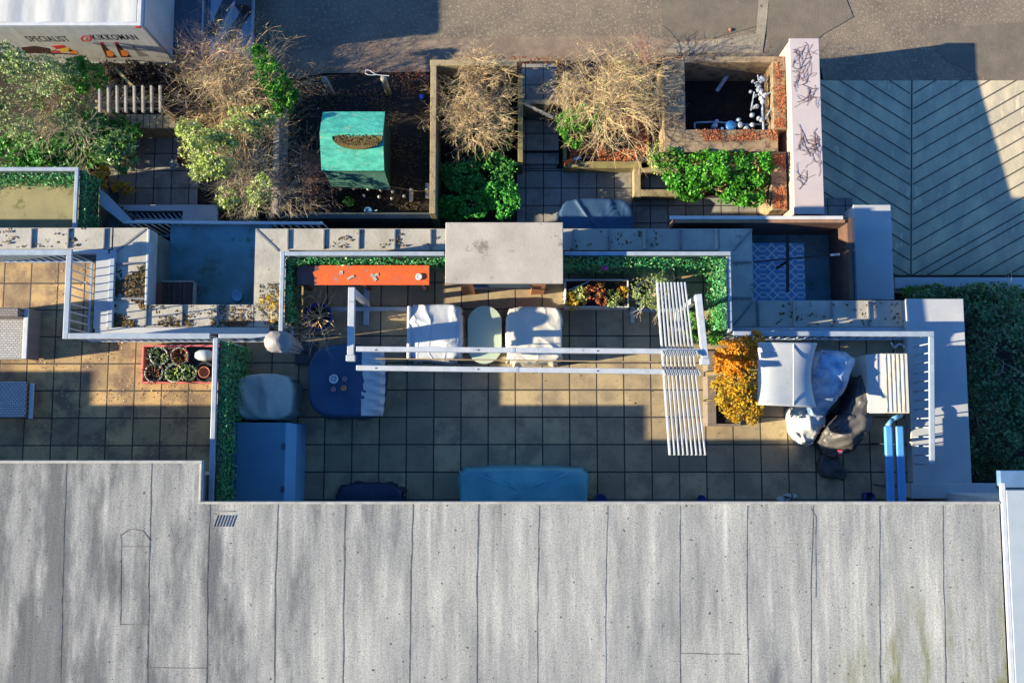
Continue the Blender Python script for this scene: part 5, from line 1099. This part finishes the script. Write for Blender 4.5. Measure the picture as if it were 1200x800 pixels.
for x_ in (Xr-1.2,-10.9,-13):
    for y_ in (Ys+.12, Ys+2.0):
        w_ = MB(); w_.tube((x_,y_,-2.62),(x_,y_+.26,-2.62),.38,.38,24); wo = w_.build('wheel', mBlack, t, bevel=.03); MB().tube((x_,y_-.01,-2.62),(x_,y_+.27,-2.62),.2,.2,16).build('rim', mPipe, wo)
m_ = MB(); vv = []; ff = []; nx = 240
for i in range(nx+1):
    x_ = -18+(Xr-.09+18)*i/nx; zz_ = TZ+.012+.016*max(-.6,math.sin(x_*6.3))+.008*noise.noise(Vector((x_*1.3,0,0)))
    for y_ in (Ys+.062, Ys+.8, Ys+1.6, Ys+2.38): vv.append((x_, y_, zz_+.01*noise.noise(Vector((x_*2,y_*2,5)))))
for i in range(nx):
    for j in range(3): a_ = i*4+j; ff.append((a_,a_+4,a_+5,a_+1))
m_.add(vv, ff); m_.build('roof_skin', mTruck, t, True)
def face_pt(px, py): return atY(px, py, Ys-.004)
def text_mesh(body, x, z, size, mat, parent, width=None, bold=.0):
    cu = bpy.data.curves.new('lettering', 'FONT'); cu.body = body; cu.size = size; cu.extrude = 0; cu.offset = .016*size; cu.space_character = 1.15; cu.resolution_u = 3
    ob = bpy.data.objects.new('lettering', cu); C.objects.link(ob); bpy.context.view_layer.update()
    dg = bpy.context.evaluated_depsgraph_get(); me = bpy.data.meshes.new_from_object(ob.evaluated_get(dg)); C.objects.unlink(ob); bpy.data.objects.remove(ob)
    xs = [v.co.x for v in me.vertices]; w0 = max(xs)-min(xs); k = (width/w0) if width else 1
    o0 = ORG[parent.name]
    for v in me.vertices: X, Y = (v.co.x-min(xs))*k, v.co.y; v.co = (x+X-o0.x, Ys-.0016-o0.y, z+Y-o0.z)
    me.materials.clear(); me.materials.append(mat); o = bpy.data.objects.new('lettering', me); C.objects.link(o); o.parent = parent; ORG[o.name] = o0; return o
def side_poly(pts, mat, name, parent, lift=.005):
    m_ = MB(); lift = .0008+(lift-.004)*.3; P = [atY(x,y,Ys-lift) for x,y in pts]; n_ = len(P); m_.add([v for v in P]+[v+Vector((0,lift-.0002,0)) for v in P],[tuple(range(n_))]+[(i,(i+1)%n_,n_+(i+1)%n_,n_+i) for i in range(n_)]); return m_.build(name, mat, parent)
a, b, c_ = face_pt(111,47), face_pt(163,47), face_pt(111,41.5)
text_mesh('KIKKOMAN', a.x, a.z, (c_.z-a.z)*1.6, mInkBlack, t, b.x-a.x)
a, b, c_ = face_pt(35,49), face_pt(83,49), face_pt(35,43.5)
text_mesh('SPECIALIST', a.x, a.z, (c_.z-a.z)*1.6, mInkBlack, t, b.x-a.x)
hexp = [(94,45.5),(97,42),(105,42),(109,45.5),(105,49),(97,49)]
side_poly(hexp, mInkRed, 'emblem', t); side_poly([(97,45.5),(99,43.2),(104,43.2),(106,45.5),(104,47.8),(99,47.8)], mTruck, 'emblem', t, .007); side_poly([(100,44),(104,44.3),(103,45.4),(104.5,46.8),(100,47.2),(101.5,45.5)], mInkRed, 'emblem', t, .009)
for i, (bx, by, mc) in enumerate(((117,50,mInkRed),(134,49.5,mInkRed),(155,54,mInkGrey))):
    s_ = 1 if i < 2 else .72; h_ = 18 if i < 2 else 12.5
    side_poly([(bx,by),(bx+4*s_,by),(bx+5*s_,by+2.5),(bx+.8,by+2.5)], mc, 'bottle_cap', t, .008)
    side_poly([(bx+.8,by+2.5),(bx+5*s_,by+2.5),(bx+9*s_,by+7*s_),(bx+(20 if i<2 else 19),by+h_-1),(bx+(18 if i<2 else 17),by+h_),(bx+8,by+h_),(bx+3,by+8*s_)], mInkBrown if i < 2 else mInkGrey, 'bottle', t, .006)
    if i < 2: side_poly([(bx+7,by+10),(bx+13,by+9.5),(bx+17,by+13.5),(bx+15,by+16.5),(bx+9,by+16.5)], mInkOrange, 'bottle_label', t, .009)
for pts_, mt in (([(24,56),(40,54),(58,57),(60,62),(30,63)],mInkBrown),([(60,54),(74,53),(78,56),(66,58)],mInkRed),([(68,57),(80,56),(86,60),(72,62)],mInkYellow),([(80,58),(90,60),(92,63),(82,63)],mInkOrange),([(60,59),(70,60),(72,63),(62,63)],mInkRed),([(40,61),(92,63.5),(90,64.5),(44,63)],mInkBrown)): side_poly(pts_, mt, 'food_picture', t, .006+.001*(len(pts_)))
a, b, c_ = face_pt(80,70), face_pt(98,70), face_pt(80,68.3); 
# flatbed lorry beside it
q = RC(190,-120,298,70,-2.4); t = thing('flatbed_lorry', 'blue-grey flatbed lorry next to the white box lorry', 'lorry', ((q[0]+q[2])/2,(q[1]+q[3])/2,-3))
xm_ = at(240,30,-2).x
MB().box(xm_,q[1],-2.5,q[2],q[3],-2.4).build('flatbed', mBlueBed, t, bevel=.01)
MB().box(q[0]+.1,q[1]+.2,-2.62,xm_-.01,q[3],-2.53).build('rear_platform', mSteel, t, bevel=.01)
MB().box(q[2]-.03,q[1],-2.398,q[2]+.03,q[3],-2.32).build('side_rail', mRail, t); MB().box(xm_-.22,q[1]+.1,-2.529,xm_-.18,q[3],-2.42).build('divider_rail', mRail, t)
for (a_, b_) in (((247,42),(272,-10)),((266,50),(292,8))):
    MB().bar(at(a_[0],a_[1],-2.39),at(b_[0],b_[1],-2.39),.24,.01).build('ramp_strip', mDarkMetal, t)
m_ = MB(); m_.box(q[0]+.5,q[1]+.3,-2.85,q[2]-.5,q[3]-.02,-2.625); m_.build('chassis', mDarkMetal, t)
for x_ in (q[0]+.25,q[2]-.35):
    for y_ in (q[1]+.8,q[3]-.8): w_ = MB(); w_.tube((x_,y_,-2.8),(x_+.24,y_,-2.8),.2,.2,20); wo = w_.build('wheel', mBlack, t, bevel=.03); MB().tube((x_-.01,y_,-2.8),(x_+.25,y_,-2.8),.1,.1,14).build('rim', mPipe, wo)
a = at(290,4,-2.1); MB().box(a.x-.3,a.y-.1,-2.399,a.x+.05,a.y+.4,-2.0).build('winch', mDarkMetal, t, bevel=.03)
a = at(856,35,-2.97); tag(MB().lathe(a,[(.04,-2.99),(.05,-2.96),(.02,-2.94),(.005,-2.94)],10).build('pebble', mTerra, None, True), 'single pinkish pebble on the smooth road patch', 'pebble')
